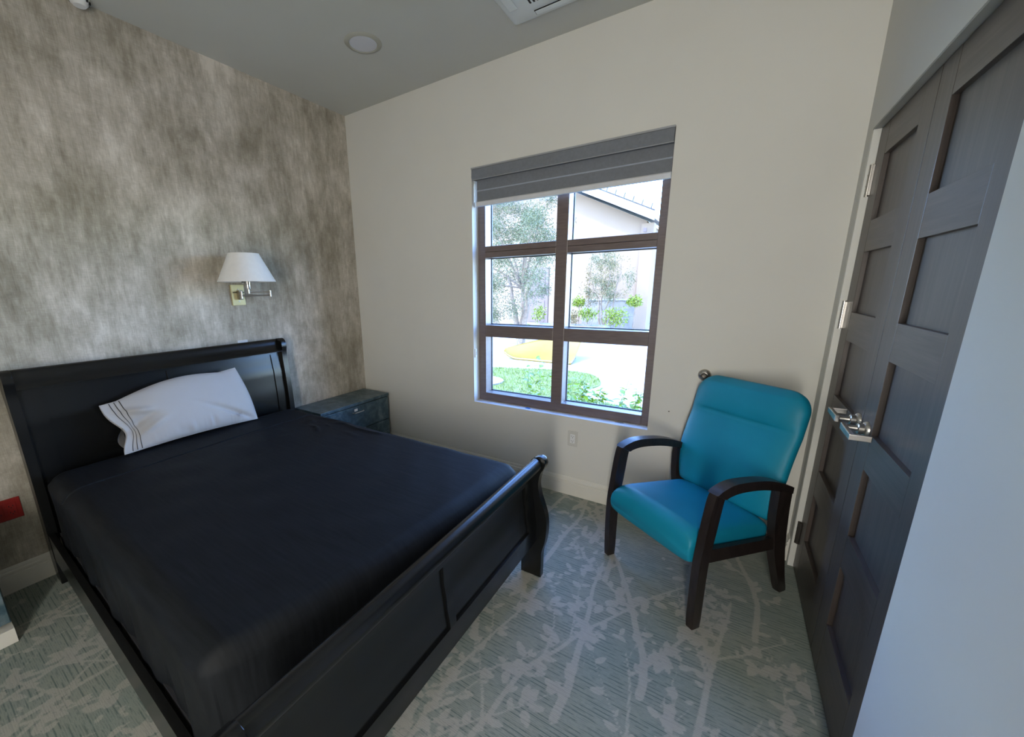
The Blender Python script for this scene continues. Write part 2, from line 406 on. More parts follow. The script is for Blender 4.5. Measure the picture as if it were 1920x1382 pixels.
# unseen wall behind the camera; doorway and box beyond added for fill light
struct(boxes('wall_front', [(0, 1.45, YB - .12, YB, 0, H), (1.45, 3.36, YB - .12, YB, 2.4, H), (3.36, XR + .16, YB - .12, YB, 0, H)], 'paint'), 'off-white painted wall behind the camera with a wide doorway added for the fill light', 'wall')
struct(boxes('wall_fill_box', [(1.0, XR + .16, YB - 1.2, YB - 1.1, 0, H), (1.0, 1.1, YB - 1.1, YB - .12, 0, H), (XR + .06, XR + .16, YB - 1.1, YB - .12, 0, H)], 'paint'), 'off-white painted walls of the unseen box added around the fill light', 'wall')
struct(box('floor_fill_box', 1.0, XR + .16, YB - 1.2, YB - .12, -.2, -.001, 'carpet'), 'carpet of the unseen box added around the fill light', 'floor')

def baseboard(name, kind, a0, a1, label):
    # profile (offset from wall, z): ogee stepped top
    pr = [(0, 0), (.013, 0), (.013, .092), (.0085, .094), (.0085, .101), (.0115, .104), (.0115, .114), (.0065, .118), (.0065, .127), (.0035, .138), (0, .1395)]
    if kind == 'back': o = prism(name, [(-a, b) for a, b in pr], 'x', a0, a1, 'trim')
    elif kind == 'left': o = prism(name, pr, 'y', a0, a1, 'trim')
    else: o = prism(name, [(XR - a, b) for a, b in pr], 'y', a0, a1, 'trim')
    return struct(o, label, 'baseboard')
baseboard('baseboard_back', 'back', .0, XR, 'white stepped baseboard under the window')
baseboard('baseboard_left', 'left', YB, 0, 'white stepped baseboard along the wallpapered wall')
baseboard('baseboard_right', 'right', -.075, -.0135, 'short white baseboard in the corner behind the chair')
baseboard('baseboard_front', 'right', YB, YE - .001, 'white baseboard along the near right wall')

# ------------------------------------------------------------------ window
def window():
    w = struct(empty('window_1', (1.956, .10, WZ0)), 'bronze framed six-pane window with garden view', 'window')
    y0, y1 = .080, .185; ML, MR = 1.925, 2.008; L, Rr = 1.360, 2.562
    zs = [(.667, 1.130), (1.222, 1.735), (1.818, 2.285)]
    fb = 'bronze_frame'
    box('frame_stile', WX0 + .001, L, y0, y1, WZ0 + .001, WZ1 - .001, fb, w, .003)
    box('frame_stile', Rr, WX1 - .001, y0, y1, WZ0 + .001, WZ1 - .001, fb, w, .003)
    box('mullion', ML, MR, y0 - .002, y1, WZ0 + .066, WZ1 - .066, fb, w, .004)
    box('frame_rail', L, Rr, y0, y1, WZ0 + .001, .667, fb, w, .003)
    box('frame_rail', L, Rr, y0, y1, 2.285, WZ1 - .001, fb, w, .003)
    for (a, b) in ((L, ML), (MR, Rr)):
        box('transom_rail', a, b, y0, y1, 1.130, 1.222, fb, w, .003)
        box('transom_rail', a, b, y0, y1, 1.735, 1.776, fb, w, .003); box('transom_rail', a, b, y0, y1, 1.778, 1.818, fb, w, .003)
        for (c, d) in zs:
            g = box('pane', a - .004, b + .004, .092, .098, c - .004, d + .004, 'glass', w)
            t = .006
            boxes('gasket', [(a, a + t, .172, .182, c, d), (b - t, b, .172, .182, c, d), (a + t, b - t, .172, .182, c, c + t), (a + t, b - t, .172, .182, d - t, d)], 'gasket', g)
    return w
window()
struct(boxes('trim_1', [(WX0, WX1, .001, .0795, WZ0 - .012 + .012, WZ0 + .0008)], 'white'), 'thin white painted window sill', 'sill')

def blind():
    b = empty('roller_blind', (1.956, .03, WZ1 - .1), 'grey banded roller blind with boxed valance, rolled up at the window top', 'blind')
    prism('valance', [(-.006, WZ1 - .076), (-.010, WZ1 - .060), (-.008, WZ1 - .010), (-.003, WZ1 - .001), (.060, WZ1 - .001), (.060, WZ1 - .073), (.0, WZ1 - .077)], 'x', WX0 + .003, WX1 - .003, 'blind', b, .001)
    box('valance_lip', WX0 + .003, WX1 - .003, -.0065, .002, WZ1 - .080, WZ1 - .0765, 'alu', b)
    box('valance_top_trim', WX0 + .001, WX1 - .001, -.013, -.0085, WZ1 - .008, WZ1 + .002, 'alu', b)
    # two fabric bands and a sheer band, slightly bowed
    def band(name, z0, z1, mat, y):
        nx, nz = 40, 5; v = []
        for s in (0, 1):
            for i in range(nx):
                for j in range(nz):
                    x = WX0 + .022 + (WX1 - WX0 - .030) * i / (nx - 1); z = z0 + (z1 - z0) * j / (nz - 1)
                    v.append((x, y + s * .0012 + .0025 * math.sin(x * 9) * math.sin(z * 24), z))
        f = grid_faces(nx, nz) + grid_faces(nx, nz, nx * nz)
        return obj(name, v, f, mat, b, True)
    band('fabric_band', WZ1 - .142, WZ1 - .074, 'blind', .038)
    band('sheer_band', WZ1 - .150, WZ1 - .141, 'sheer', .0385)
    band('fabric_band', WZ1 - .222, WZ1 - .149, 'blind', .039)
    prism('hem_bar', [(.030, WZ1 - .252), (.028, WZ1 - .226), (.034, WZ1 - .219), (.046, WZ1 - .219), (.050, WZ1 - .235), (.046, WZ1 - .254)], 'x', WX0 + .021, WX1 - .007, 'hem', b, .001)
    # hem end cap
    box('hem_end_cap', WX0 + .017, WX0 + .0208, .028, .050, WZ1 - .254, WZ1 - .219, 'white', b)
blind()
tag(prism('tape_scrap', [(1.735, .036), (1.768, .030), (1.780, .040), (1.772, .052), (1.748, .056), (1.740, .048)], 'z', WZ0 + .0009, WZ0 + .0035, 'tape'), 'scrap of bright blue painter tape on the window sill', 'tape')
tag(prism('paint_chip', [(2.40, .052), (2.44, .047), (2.462, .055), (2.452, .064), (2.42, .062)], 'z', WZ0 + .0009, WZ0 + .003, 'blind'), 'small grey chip lying on the window sill near its end', 'chip')
cl = empty('cord_clip', (WX0, .022, .99), 'small white clip on the left window reveal', 'clip')
box('clip_body', WX0 + .0005, WX0 + .010, .012, .032, .965, 1.035, 'white', cl, .003); box('clip_slot', WX0 + .0101, WX0 + .0115, .018, .026, .985, 1.012, 'nickel', cl)

# ------------------------------------------------------------------ closet doors
def closet_leaf(name, ya, yb, hinge_y, rose_y, lever_dir, label):
    """leaf between ya (larger y) and yb; front face x = XD"""
    d = struct(empty(name, (XD + .02, (ya + yb) / 2, .01)), label, 'door')
    f0, f1 = XD, XD + .042; zb, zt = .012, 2.134
    s1 = ya - .121; s2 = yb + .119
    box('stile', f0, f1, s1, ya, zb, zt, 'door_v', d, .0015); box('stile', f0, f1, yb, s2, zb, zt, 'door_v', d, .0015)
    rails = [(zb, .236), (.492, .622), (.880, 1.003), (1.257, 1.380), (1.632, 1.757), (2.010, zt)]
    g = .0009
    for a, b in rails: box('rail', f0 + .0004, f1, s2 + g, s1 - g, a, b, 'door_h', d, .001)
    for (a, b), (c, e) in zip(rails[:-1], rails[1:]): box('panel', f0 + .0165, f1 - .012, s2 - .004, s1 + .004, b - .004, c + .004, 'door_v', d)
    # lever set
    lz = 1.010
    h = lathe('lever_rose', [(0, -.001), (.027, -.001), (.027, .007), (.024, .011), (.019, .012), (.019, .026), (.015, .028), (0, .028)], (0, 0, 0), 'nickel', None, 28, 'x')
    h.parent = d; h.data.transform(Matrix.Scale(-1, 4, (1, 0, 0))); h.data.flip_normals()
    h.data.transform(Matrix.Translation(Vector((XD - ORG[d.name][0], rose_y - ORG[d.name][1], lz - ORG[d.name][2])))); ORG[h.name] = ORG[d.name]
    tube('lever_neck', [(XD - .027, rose_y, lz), (XD - .040, rose_y, lz), (XD - .058, rose_y, lz)], [.0105, .0095, .0095], 'nickel', h, 16)
    yl = rose_y + lever_dir * .118
    pr = [(rose_y - lever_dir * .012, lz - .012), (rose_y - lever_dir * .012, lz + .012), (yl, lz + .010), (yl, lz - .010)]
    prism('lever_grip', pr, 'x', XD - .070, XD - .056, 'nickel', h, .003)
    box('lever_return', XD - .070, XD - .014, yl - .006, yl + .006, lz - .010, lz + .010, 'nickel', h, .002)
    if hinge_y is not None:
        for z, mt in ((1.934, 'nickel'), (1.361, 'nickel'), (.211, 'darkbronze')):
            hg = tube('hinge', [(XD - .008, hinge_y, z - .064), (XD - .008, hinge_y, z + .064)], .0075, mt, d, 12)
            box('hinge_leaf', XD - .008, XD - .0006, hinge_y - .020, hinge_y + .0005, z - .06, z + .06, mt, hg)
            for q in (-.022, .022): boxes('knuckle_gap', [(XD - .0160, XD - .0153, hinge_y - .004, hinge_y + .004, z + q - .001, z + q + .001)], 'black_slot', hg)
    return d
closet_leaf('door_1', -.118, -.7185, -.117, -.685, +1, 'brown five-panel closet door leaf nearer the window, hinges visible')
closet_leaf('door_2', -.7215, -1.322, None, -.797, -1, 'brown five-panel closet door leaf nearer the camera')
fr = struct(empty('trim_2', (XR, -.7, 0)), 'grey metal frame around the closet doors', 'door frame')
MAT['door_frame'] = simple('grey_metal_frame', (.30, .31, .29), .5, .05, 8); MAT['jamb'] = simple('white_jamb', (.74, .74, .70), .5, .02, 6)
box('frame_head', XR + .0005, XR + .09, YE + .0005, DY1 - .0005, 2.1375, DZ - .0005, 'door_frame', fr)
box('frame_jamb', XR + .0005, XR + .09, -.1155, DY1 - .0005, 0.001, 2.1370, 'jamb', fr)
box('frame_jamb', XD + .02, XR + .09, YE + .0005, -1.3235, 0.001, 2.1370, 'jamb', fr)

# ------------------------------------------------------------------ bed
def interp(tab, z):
    for (z0, a), (z1, b) in zip(tab[:-1], tab[1:]):
        if z0 <= z <= z1:
            t = (z - z0) / (z1 - z0); t = t * t * (3 - 2 * t); return a + (b - a) * t
    return tab[0][1] if z < tab[0][0] else tab[-1][1]
def catmull(pts, n=4, closed=True):
    out = []; m = len(pts)
    for i in range(m if closed else m - 1):
        p0, p1, p2, p3 = (pts[(i + k - 1) % m] if closed else pts[min(max(i + k - 1, 0), m - 1)] for k in range(4))
        for s in range(n):
            t = s / n
            out.append(tuple(.5 * (2 * b + (c - a) * t + (2 * a - 5 * b + 4 * c - d) * t * t + (3 * b - a - 3 * c + d) * t ** 3) for a, b, c, d in zip(p0, p1, p2, p3)))
    return out
YR, YLf, YLh = -.930, -2.388, -2.302      # inner faces of right posts, left foot post, left head post
def slab(name, S_, off, thick, y0, y1, z0, z1, mat, parent, nz=14, sgn=1):
    """curved board between y0..y1, z0..z1; visible face x = S_(z) + sgn*off"""
    v = []
    for k in range(nz):
        z = z0 + (z1 - z0) * k / (nz - 1); a = S_(z) + sgn * off; b = a - sgn * thick
        v += [(a, y0, z), (a, y1, z), (b, y1, z), (b, y0, z)]
    f = [[0, 1, 2, 3], [4 * (nz - 1) + i for i in (3, 2, 1, 0)]]
    for k in range(nz - 1):
        for i in range(4): f.append([4 * k + i, 4 * k + (i + 1) % 4, 4 * k + 4 + (i + 1) % 4, 4 * k + 4 + i])
    o = obj(name, v, f, mat, parent); shade_auto(o, 30); return o
def bed():
    b = empty('sleigh_bed', (1.2, -1.655, 0), 'black sleigh bed with scrolled headboard and footboard', 'bed')
    m = 'black_lacquer'
    # ---- footboard
    ft = [(.19, 2.256), (.30, 2.262), (.40, 2.250), (.50, 2.238), (.56, 2.236), (.63, 2.244)]
    F = lambda z: interp(ft, z)
    fb = slab('footboard', F, -.010, .018, YLf, YR, .205, .62, m, b)          # recessed backing board = the two panels
    tag(fb, 'black panelled footboard')
    slab('bottom_rail', F, 0, .030, YLf, YR, .200, .306, m, fb, 6)
    slab('top_rail', F, 0, .030, YLf, YR, .556, .622, m, fb, 6)
    slab('center_stile', F, 0, .030, -1.690, -1.652, .306, .556, m, fb)
    slab('end_stile', F, 0, .030, YR - .085, YR, .306, .556, m, fb); slab('end_stile', F, 0, .030, YLf, YLf + .085, .306, .556, m, fb)
    circ = [(2.256 + .031 * math.cos(t), .648 + .031 * math.sin(t)) for t in np.linspace(-.35 * PI, 1.45 * PI, 26)]
    prism('scroll_rail', circ, 'y', YLf, YR, m, fb, smooth=True)
    tube('bead', [(2.250, YLf, .612), (2.250, YR, .612)], .0075, m, fb)
    right = [(2.246, .681), (2.271, .689), (2.295, .674), (2.300, .651), (2.291, .624), (2.276, .598), (2.267, .558), (2.267, .519), (2.277, .471), (2.294, .425), (2.310, .373), (2.317, .318), (2.316, .26), (2.309, .21), (2.297, .165), (2.293, .137)]
    left = [(2.179, .10), (2.184, .16), (2.197, .25), (2.202, .33), (2.197, .40), (2.188, .46), (2.182, .52), (2.187, .57), (2.199, .61), (2.212, .64), (2.226, .665)]
    def smooth_o(r, l, zfoot=0):
        rr = catmull(r, 4, False) + [r[-1]]; ll = catmull(l, 4, False) + [l[-1]]
        return rr + [(r[-1][0], zfoot), (l[0][0], zfoot)] + ll
    ol = smooth_o(right, left)
    for y0, y1 in ((YR, YR + .040), (YLf - .040, YLf)):
        p = prism('foot_post', ol, 'y', y0, y1, m, b, .003, smooth=True)
        cy = y1 if y1 > -1 else y0; sg = 1 if y1 > -1 else -1
        lathe('scroll_cap', [(0, .006 * sg), (.022, .006 * sg), (.026, .003 * sg), (.027, 0), (0, 0)], (2.262, cy, .652), m, p, 24, 'y')
    # ---- headboard (curves back to the wall)
    ht = [(.2, .125), (.45, .135), (.7, .140), (.9, .132), (1.0, .118), (1.07, .108)]
    Hb = lambda z: interp(ht, z)
    hb = slab('headboard', Hb, -.008, .020, YLh, YR, .25, 1.06, m, b, 24); tag(hb, 'tall black panelled headboard')
    slab('bottom_rail', Hb, 0, .03, YLh, YR, .25, .46, m, hb, 8); slab('top_rail', Hb, 0, .03, YLh, YR, 1.046, 1.075, m, hb, 4)
    slab('center_stile', Hb, 0, .03, -1.675, -1.63, .46, 1.046, m, hb); slab('end_stile', Hb, 0, .03, YR - .072, YR, .46, 1.046, m, hb)
    slab('end_stile', Hb, 0, .03, YLh, YLh + .085, .46, 1.046, m, hb)
    roll = catmull([(.148, 1.064), (.152, 1.069), (.143, 1.078), (.126, 1.093), (.112, 1.112), (.103, 1.134), (.094, 1.150), (.078, 1.157), (.060, 1.150), (.050, 1.120), (.056, 1.080), (.085, 1.062)], 3, True)
    prism('scroll_rail', roll, 'y', YLh, YR, m, hb, smooth=True)
    hr = [(.152, .10), (.155, .25), (.162, .45), (.166, .65), (.160, .85), (.148, 1.0), (.148, 1.06), (.156, 1.105), (.145, 1.145), (.115, 1.162)]
    hl = [(.085, 1.160), (.055, 1.14), (.040, 1.10), (.046, 1.05), (.062, 1.0), (.075, .85), (.078, .65), (.070, .45), (.055, .25), (.050, .10)]
    oh = [(.150, 0)] + catmull(hr, 4, False) + [hr[-1]] + catmull(hl, 4, False) + [hl[-1]] + [(.06, 0)]
    for y0, y1 in ((YR, YR + .038), (YLh - .038, YLh)): prism('head_post', oh, 'y', y0, y1, m, b, .003, smooth=True)
    # ---- side rails
    def rail(y0, y1, z0, z1, sx):
        v = [(.163, y0, z0), (2.203, y1, z0), (2.203, y1 + sx, z0), (.163, y0 + sx, z0)]
        v += [(q[0], q[1], z1) for q in v]
        obj('side_rail', v, [(0, 3, 2, 1), (4, 5, 6, 7), (0, 1, 5, 4), (1, 2, 6, 5), (2, 3, 7, 6), (3, 0, 4, 7)], m, b)
    rail(YLh - .036, YLf - .012, .150, .300, .024); rail(YR + .020, YR + .020, .150, .300, .022)
    return b
bed()

def rounded_box_grid(XS, YS, z0, z1, r, nz):
    """dense grid over top and four sides of a round-edged box -> verts, faces, normals (bottom left open, tucked)"""
    v = []; f = []; idx = {}; nx, ny = len(XS) - 1, len(YS) - 1; x0, x1, y0, y1 = XS[0], XS[-1], YS[0], YS[-1]
    def add(i, j, k):
        key = (i, j, k)
        if key in idx: return idx[key]
        p = np.array((XS[i], YS[j], z0 + (z1 - z0) * k / nz))
        lo = np.array((x0 + r, y0 + r, z0 - 1)); hi = np.array((x1 - r, y1 - r, z1 - r * .8))
        c = np.minimum(np.maximum(p, lo), hi); d = p - c; L = np.linalg.norm(d)
        n = d / L if L > 1e-9 else np.array((0, 0, 1.)); v.append((c + n * np.array((r, r, r * .8)), n)); idx[key] = len(v) - 1
        return idx[key]
    for i in range(nx):
        for j in range(ny): f.append([add(i, j, nz), add(i + 1, j, nz), add(i + 1, j + 1, nz), add(i, j + 1, nz)])
    for k in range(nz):
        for i in range(nx):
            f.append([add(i, 0, k), add(i + 1, 0, k), add(i + 1, 0, k + 1), add(i, 0, k + 1)]); f.append([add(i, ny, k), add(i, ny, k + 1), add(i + 1, ny, k + 1), add(i + 1, ny, k)])
        for j in range(ny):
            f.append([add(0, j, k), add(0, j, k + 1), add(0, j + 1, k + 1), add(0, j + 1, k)]); f.append([add(nx, j, k), add(nx, j + 1, k), add(nx, j + 1, k + 1), add(nx, j, k + 1)])
    return v, f
def fold(x, y, pts, w, h):
    """ridge along a polyline in plan"""
    best = 9; along = 0
    for (a, b), (c, d) in zip(pts[:-1], pts[1:]):
        dx, dy = c - a, d - b; t = max(0, min(1, ((x - a) * dx + (y - b) * dy) / (dx * dx + dy * dy)))
        q = math.hypot(x - a - t * dx, y - b - t * dy)
        if q < best: best = q
    e = min(math.hypot(x - pts[0][0], y - pts[0][1]), math.hypot(x - pts[-1][0], y - pts[-1][1]))
    return h * math.exp(-(best / w) ** 2) * min(1, e / .06 + .05)
box_m = empty('mattress', (1.17, -1.645, .3), 'thick mattress under the black sheet', 'mattress')
box('mattress_core', .20, 1.96, -2.28, -1.0, .302, .590, 'ticking', box_m, .04, 3)
prism('foundation', [(.185, -2.300), (2.10, -2.360), (2.10, -.950), (.185, -.950)], 'z', .16, .300, 'stripe', box_m)
def sheet():
    x0, x1, y0, y1, z0, z1 = .172, 2.170, -2.362, -.918, .262, .640
    def dense(a, b, n, zones):
        q = np.linspace(a, b, 4000); w = np.ones_like(q)
        for c, d, k in zones: w += k * ((q > c) & (q < d))
        cum = np.cumsum(w); cum = (cum - cum[0]) / (cum[-1] - cum[0]); return np.interp(np.linspace(0, 1, n), cum, q)
    XS = dense(x0, x1, 210, [(.47, .57, 8), (.58, 1.32, 1.2), (x0, x0 + .1, 2), (x1 - .1, x1, 2)]); YS = dense(y0, y1, 150, [(-1.25, -.93, 2.2), (y0, y0 + .1, 2), (y1 - .1, y1, 1)])
    g, f = rounded_box_grid(XS, YS, z0, z1, .085, 16)
    folds = [([(.80, -1.02), (.90, -1.00), (1.05, -1.03), (1.28, -1.01)], .016, .009), ([(.72, -1.14), (.80, -1.15), (.88, -1.20)], .012, .009),
             ([(.60, -1.05), (.68, -1.10), (.70, -1.16)], .02, .008), ([(.78, -1.07), (.86, -1.09)], .01, .006), ([(.62, -1.0), (.80, -.98), (.95, -.96)], .02, .006),
             ([(1.0, -1.10), (1.2, -1.13)], .02, .003), ([(.58, -1.30), (.75, -1.34)], .03, .003), ([(.6, -1.6), (.9, -1.58)], .04, .003)]
    v = []
    for c, n in g:
        x, y, z = c; d = 0.0
        if y < -1.6: y += .058 * (1 - min(1, max(0, (x - .17) / 1.9))) * min(1, (-1.6 - y) / .7)
        if x > 1.8 and y < -1.04: x -= .134 * ((-1.04 - y) / 1.2) ** 2 * (x - 1.8) / .37
        if n[2] > .3:
            for p, w, h in folds: d += fold(x, y, p, w, h)
            d += .0016 * math.sin(x * 23 + 3 * math.sin(y * 5)) * math.sin(y * 9 + x * 4) * (1 if x > .55 else .4)
            hx = .50 + (-.90 - y) * .035
            d -= .017 * math.exp(-((x - hx) / .0055) ** 2)
            d += .010 * math.exp(-((x - 1.2) / 1.1) ** 2) * math.sin(PI * min(1, max(0, (y - y0) / (y1 - y0)))) - .006
        if n[2] < .75:
            # vertical drape on the sides
            s = x if abs(n[1]) > abs(n[0]) else y
            k = max(0, min(1, (z1 - .04 - z) / .25))
            d += k * (.006 * math.sin(s * 17 + 1.2) + .004 * math.sin(s * 41)) - .004 * k
            cn = min(abs(x - x0), abs(x - x1)) + min(abs(y - y0), abs(y - y1))
            d += .010 * math.exp(-(cn / .10) ** 2) * math.sin(18 * (x + y) + 9 * z) * k
        v.append((x + n[0] * d, y + n[1] * d, z + n[2] * d))
    o = obj('bed_sheet', v, f, 'sheet', None, True, org=(1.17, -1.645, .315))
    return tag(o, 'black sheet stretched over the mattress with a folded hem at the pillow end', 'sheet')
sheet()

def pillow():
    p = empty('pillow', (.30, -1.64, .64), 'white pillow with three dark stripes leaning on the black headboard', 'pillow')
    nu, nv = 72, 44
    def P(u, v, side):
        # u 0..1 from striped open end (left) to closed end (right); v 0 bottom .. 1 top
        bl, br, tr, tl = (np.array(q) for q in ((.292, -2.005, .650), (.300, -1.262, .646), (.208, -1.318, 1.012), (.192, -2.035, .925)))
        c = (1 - v) * ((1 - u) * bl + u * br) + v * ((1 - u) * tl + u * tr)
        # outline: left end curves inward in the middle, top edge sags towards the left, right end bows slightly
        c = c + np.array((0, 1, 0)) * (.050 * math.exp(-((u) / .10) ** 2) * math.exp(-((v - .40) / .26) ** 2) + .016 * math.sin(PI * v) * u * u - .0)
        c = c + np.array((0, 0, 1)) * (.040 * math.sin(PI * min(1, max(0, (u - .10) / .75))) * v * v + .012 * math.sin(PI * u) * (1 - v))
        n = np.array((.93, 0, .36))
        e = max(0.0, 1 - abs(2 * v - 1) ** 2.6) ** .55
        r = max(0.0, 1 - max(0, (u - .30) / .70) ** 3.2) ** .6
        lft = .20 + .80 * (1 - math.exp(-(u / .20) ** 2))
        th = .078 * e * r * lft
        # creases: gathers along bottom edge, fold at lower right, crumple at left
        wr = .009 * math.exp(-((v - .11) / .11) ** 2) * math.sin(u * 120 + 5 * math.sin(u * 23) + 6 * v) * (.5 + .5 * math.sin(u * 31 + 1)) * (1 if .30 < u < .85 else .3)
        q = (u - .80) * .8 + (v - .18) * .6; wr -= .026 * math.exp(-(((u - .88) * .7 + (v - .12) * .55) / .022) ** 2) * math.exp(-((v - .2) / .2) ** 2)
        wr += .024 * math.exp(-(((v - .70) + (u - .16) * .9) / .05) ** 2) * math.exp(-((u - .18) / .09) ** 2)
        wr -= .026 * math.exp(-(((v - .50) - (u - .16) * .6) / .07) ** 2) * math.exp(-((u - .16) / .10) ** 2)
        wr += .018 * math.exp(-(((v - .33) - (u - .2) * .8) / .05) ** 2) * math.exp(-((u - .22) / .09) ** 2)
        d = (th + wr * min(1, e * 1.4)) if side > 0 else -th * .75
        return c + n * d
    v = []; 
    for side in (1, -1):
        for i in range(nu):
            for j in range(nv): v.append(tuple(P(i / (nu - 1), j / (nv - 1), side)))
    f = grid_faces(nu, nv) + grid_faces(nu, nv, nu * nv)
    o = obj('pillowcase', v, f, 'pillowcase', p, True)
    for u in (.052, .082, .112):
        vv = []
        for j in range(60):
            t = .02 + .96 * j / 59
            for du in (-.0026, .0026): vv.append(tuple(P(u + du, t, 1) + np.array((.93, 0, .36)) * .0016))
        obj('trim_stripe', vv, grid_faces(60, 2), 'stripe', o)
    # the loose end of the case folded behind
    vv = []
    for i in range(14):
        for j in range(12):
            a, t = i / 13, j / 11
            vv.append((.235 - .05 * a + .012 * math.sin(3 * t), -1.955 - .050 * math.sin(PI * (.15 + .8 * t)) * (1 - .5 * a) + .02 * a, .664 + .13 * t + .02 * a))
    obj('case_flap', vv, grid_faces(14, 12), 'pillowcase', o, True)
pillow()

# ------------------------------------------------------------------ nightstands
def nightstand(x1, y0, y1, zt, label, sticker):
    n = empty('nightstand', (x1 / 2, (y0 + y1) / 2, 0), label, 'nightstand', 'bedside cabinets')
    m = 'blue_lam'
    box('body', .014, x1 - .020, y0 + .004, y1 - .004, .085, zt - .027, m, n, .002)
    box('top', .014, x1, y0, y1, zt - .025, zt, m, n, .003)
    box('toe_kick', .03, x1 - .035, y0 + .006, y1 - .006, .001, .085, 'trim', n)
    zc = (.10 + zt - .04) / 2
    for a, b in ((.095, zc - .003), (zc + .003, zt - .033)):
        dr = box('drawer', x1 - .0195, x1 - .003, y0 + .008, y1 - .008, a, b, m, n, .002)
        tube('drawer_pull', [(x1 - .003, (y0 + y1) / 2 - .06, b - .05), (x1 + .018, (y0 + y1) / 2 - .05, b - .05), (x1 + .018, (y0 + y1) / 2 + .05, b - .05), (x1 - .003, (y0 + y1) / 2 + .06, b - .05)], .005, 'nickel', dr, 8)
        if sticker and b > zc + .01: box('paper_label', x1 - .0029, x1 - .0023, -.46, -.425, b - .042, b - .020, 'trim', dr)
    return n
nightstand(.355, -.80, -.045, .558, 'blue marbled nightstand in the corner below the window wall', True)
def left_stand():
    n = empty('nightstand', (.22, -2.9, 0), 'blue marbled nightstand with pale plinth left of the bed', 'nightstand', 'bedside cabinets')
    box('body', .014, .44, -3.20, -2.545, .085, .53, 'blue_lam', n, .002); box('top', .014, .46, -3.205, -2.540, .532, .557, 'blue_lam', n, .003)
    box('toe_kick', .02, .478, -3.2, -2.545, .001, .072, 'trim', n, .001)
    for a, b in ((.095, .305), (.312, .525)): box('drawer', .4405, .457, -3.195, -2.549, a, b, 'blue_lam', n, .002)
left_stand()

# ------------------------------------------------------------------ wall lamp
def wall_lamp():
    l = empty('wall_lamp', (.01, -1.124, 1.49), 'brushed nickel swing arm wall lamp with white tapered shade', 'lamp')
    box('backplate', .0005, .014, -1.170, -1.078, 1.417, 1.562, 'brass', l, .004)
    for z in (1.530, 1.445): lathe('screw', [(0, .0175), (.004, .0165), (.005, .0142), (0, .0142)], (0, -1.124, z), 'nickel', l, 12, 'x')
    br = box('pivot_bracket', .0145, .050, -1.136, -1.110, 1.458, 1.522, 'darknickel', l, .004)
    for z in (1.508, 1.490, 1.472): lathe('set_screw', [(0, .0535), (.004, .0530), (.0045, .0502), (0, .0502)], (0, -1.123, z), 'black_slot', br, 10, 'x')
    tube('back_bar', [(.020, -1.163, 1.508), (.020, -1.085, 1.508)], .003, 'darkbronze', l, 8)
    a = tube('swing_arm', [(.058, -1.120, 1.485), (.085, -1.05, 1.485), (.130, -.952, 1.485)], .0055, 'nickel', l, 12)
    tube('elbow_joint', [(.130, -.952, 1.474), (.130, -.952, 1.520)], .0075, 'nickel', a, 14)
    tube('swing_arm', [(.130, -.952, 1.508), (.17, -1.06, 1.508), (.198, -1.146, 1.508)], .0055, 'nickel', l, 12)
    tube('pivot_pin', [(.054, -1.121, 1.465), (.054, -1.121, 1.515)], .0075, 'nickel', l, 14)
    C = (.200, -1.146)
    tube('stem', [(C[0], C[1], 1.500), (C[0], C[1], 1.530)], .007, 'nickel', l, 14)
    lathe('socket', [(0, 1.528), (.017, 1.528), (.019, 1.535), (.019, 1.560), (.021, 1.562), (.021, 1.600), (0, 1.600)], (C[0], C[1], 0), 'nickel', l, 24)
    box('switch_key', C[0] - .004, C[0] + .004, C[1] - .038, C[1] - .020, 1.572, 1.580, 'darkbronze', l)
    sh = lathe('shade', [(.178, 1.577), (.0925, 1.762), (.0905, 1.762), (.176, 1.577)], (C[0], C[1], 0), 'shade', l, 64, closed=True)
    for k in range(3):
        t = k * 2 * PI / 3 + .3; tube('spider_wire', [(C[0], C[1], 1.735), (C[0] + .0935 * math.cos(t), C[1] + .0935 * math.sin(t), 1.750)], .0015, 'nickel', sh, 6)
    lathe('bulb', [(0, 1.60), (.012, 1.602), (.014, 1.62), (.028, 1.655), (.030, 1.675), (.022, 1.70), (0, 1.708)], (C[0], C[1], 0), 'white', l, 20)
    tube('harp', [(C[0], C[1] - .022, 1.60), (C[0], C[1] - .050, 1.66), (C[0], C[1] - .03, 1.72), (C[0], C[1], 1.737), (C[0], C[1] + .03, 1.72), (C[0], C[1] + .050, 1.66), (C[0], C[1] + .022, 1.60)], .002, 'nickel', l, 6)
wall_lamp()

# ------------------------------------------------------------------ outlets and small wall things
def outlet(name, cx, cz, label):
    o = empty(name, (cx, 0, cz), label, 'outlet')
    pl = box('cover_plate', cx - .036, cx + .036, -.0065, -.0005, cz - .0575, cz + .0575, 'ivory', o, .0025)
    box('decora_insert', cx - .0175, cx + .0175, -.0085, -.0066, cz - .034, cz + .034, 'white', pl, .001)
    for dz in (.017, -.017):
        boxes('socket_slots', [(cx - .0085, cx - .006, -.0091, -.0086, cz + dz - .001, cz + dz + .007), (cx + .005, cx + .0075, -.0091, -.0086, cz + dz, cz + dz + .006), (cx - .002, cx + .003, -.0091, -.0086, cz + dz - .010, cz + dz - .005)], 'black_slot', pl)
outlet('wall_outlet', 2.1335, .4435, 'white duplex outlet on the wall below the window')
ro = empty('red_outlet', (0, -2.44, .444), 'red outlet plate on the wallpaper left of the headboard', 'outlet')
pl = box('cover_plate', .0005, .0075, -2.497, -2.381, .388, .500, 'red', ro, .0025)
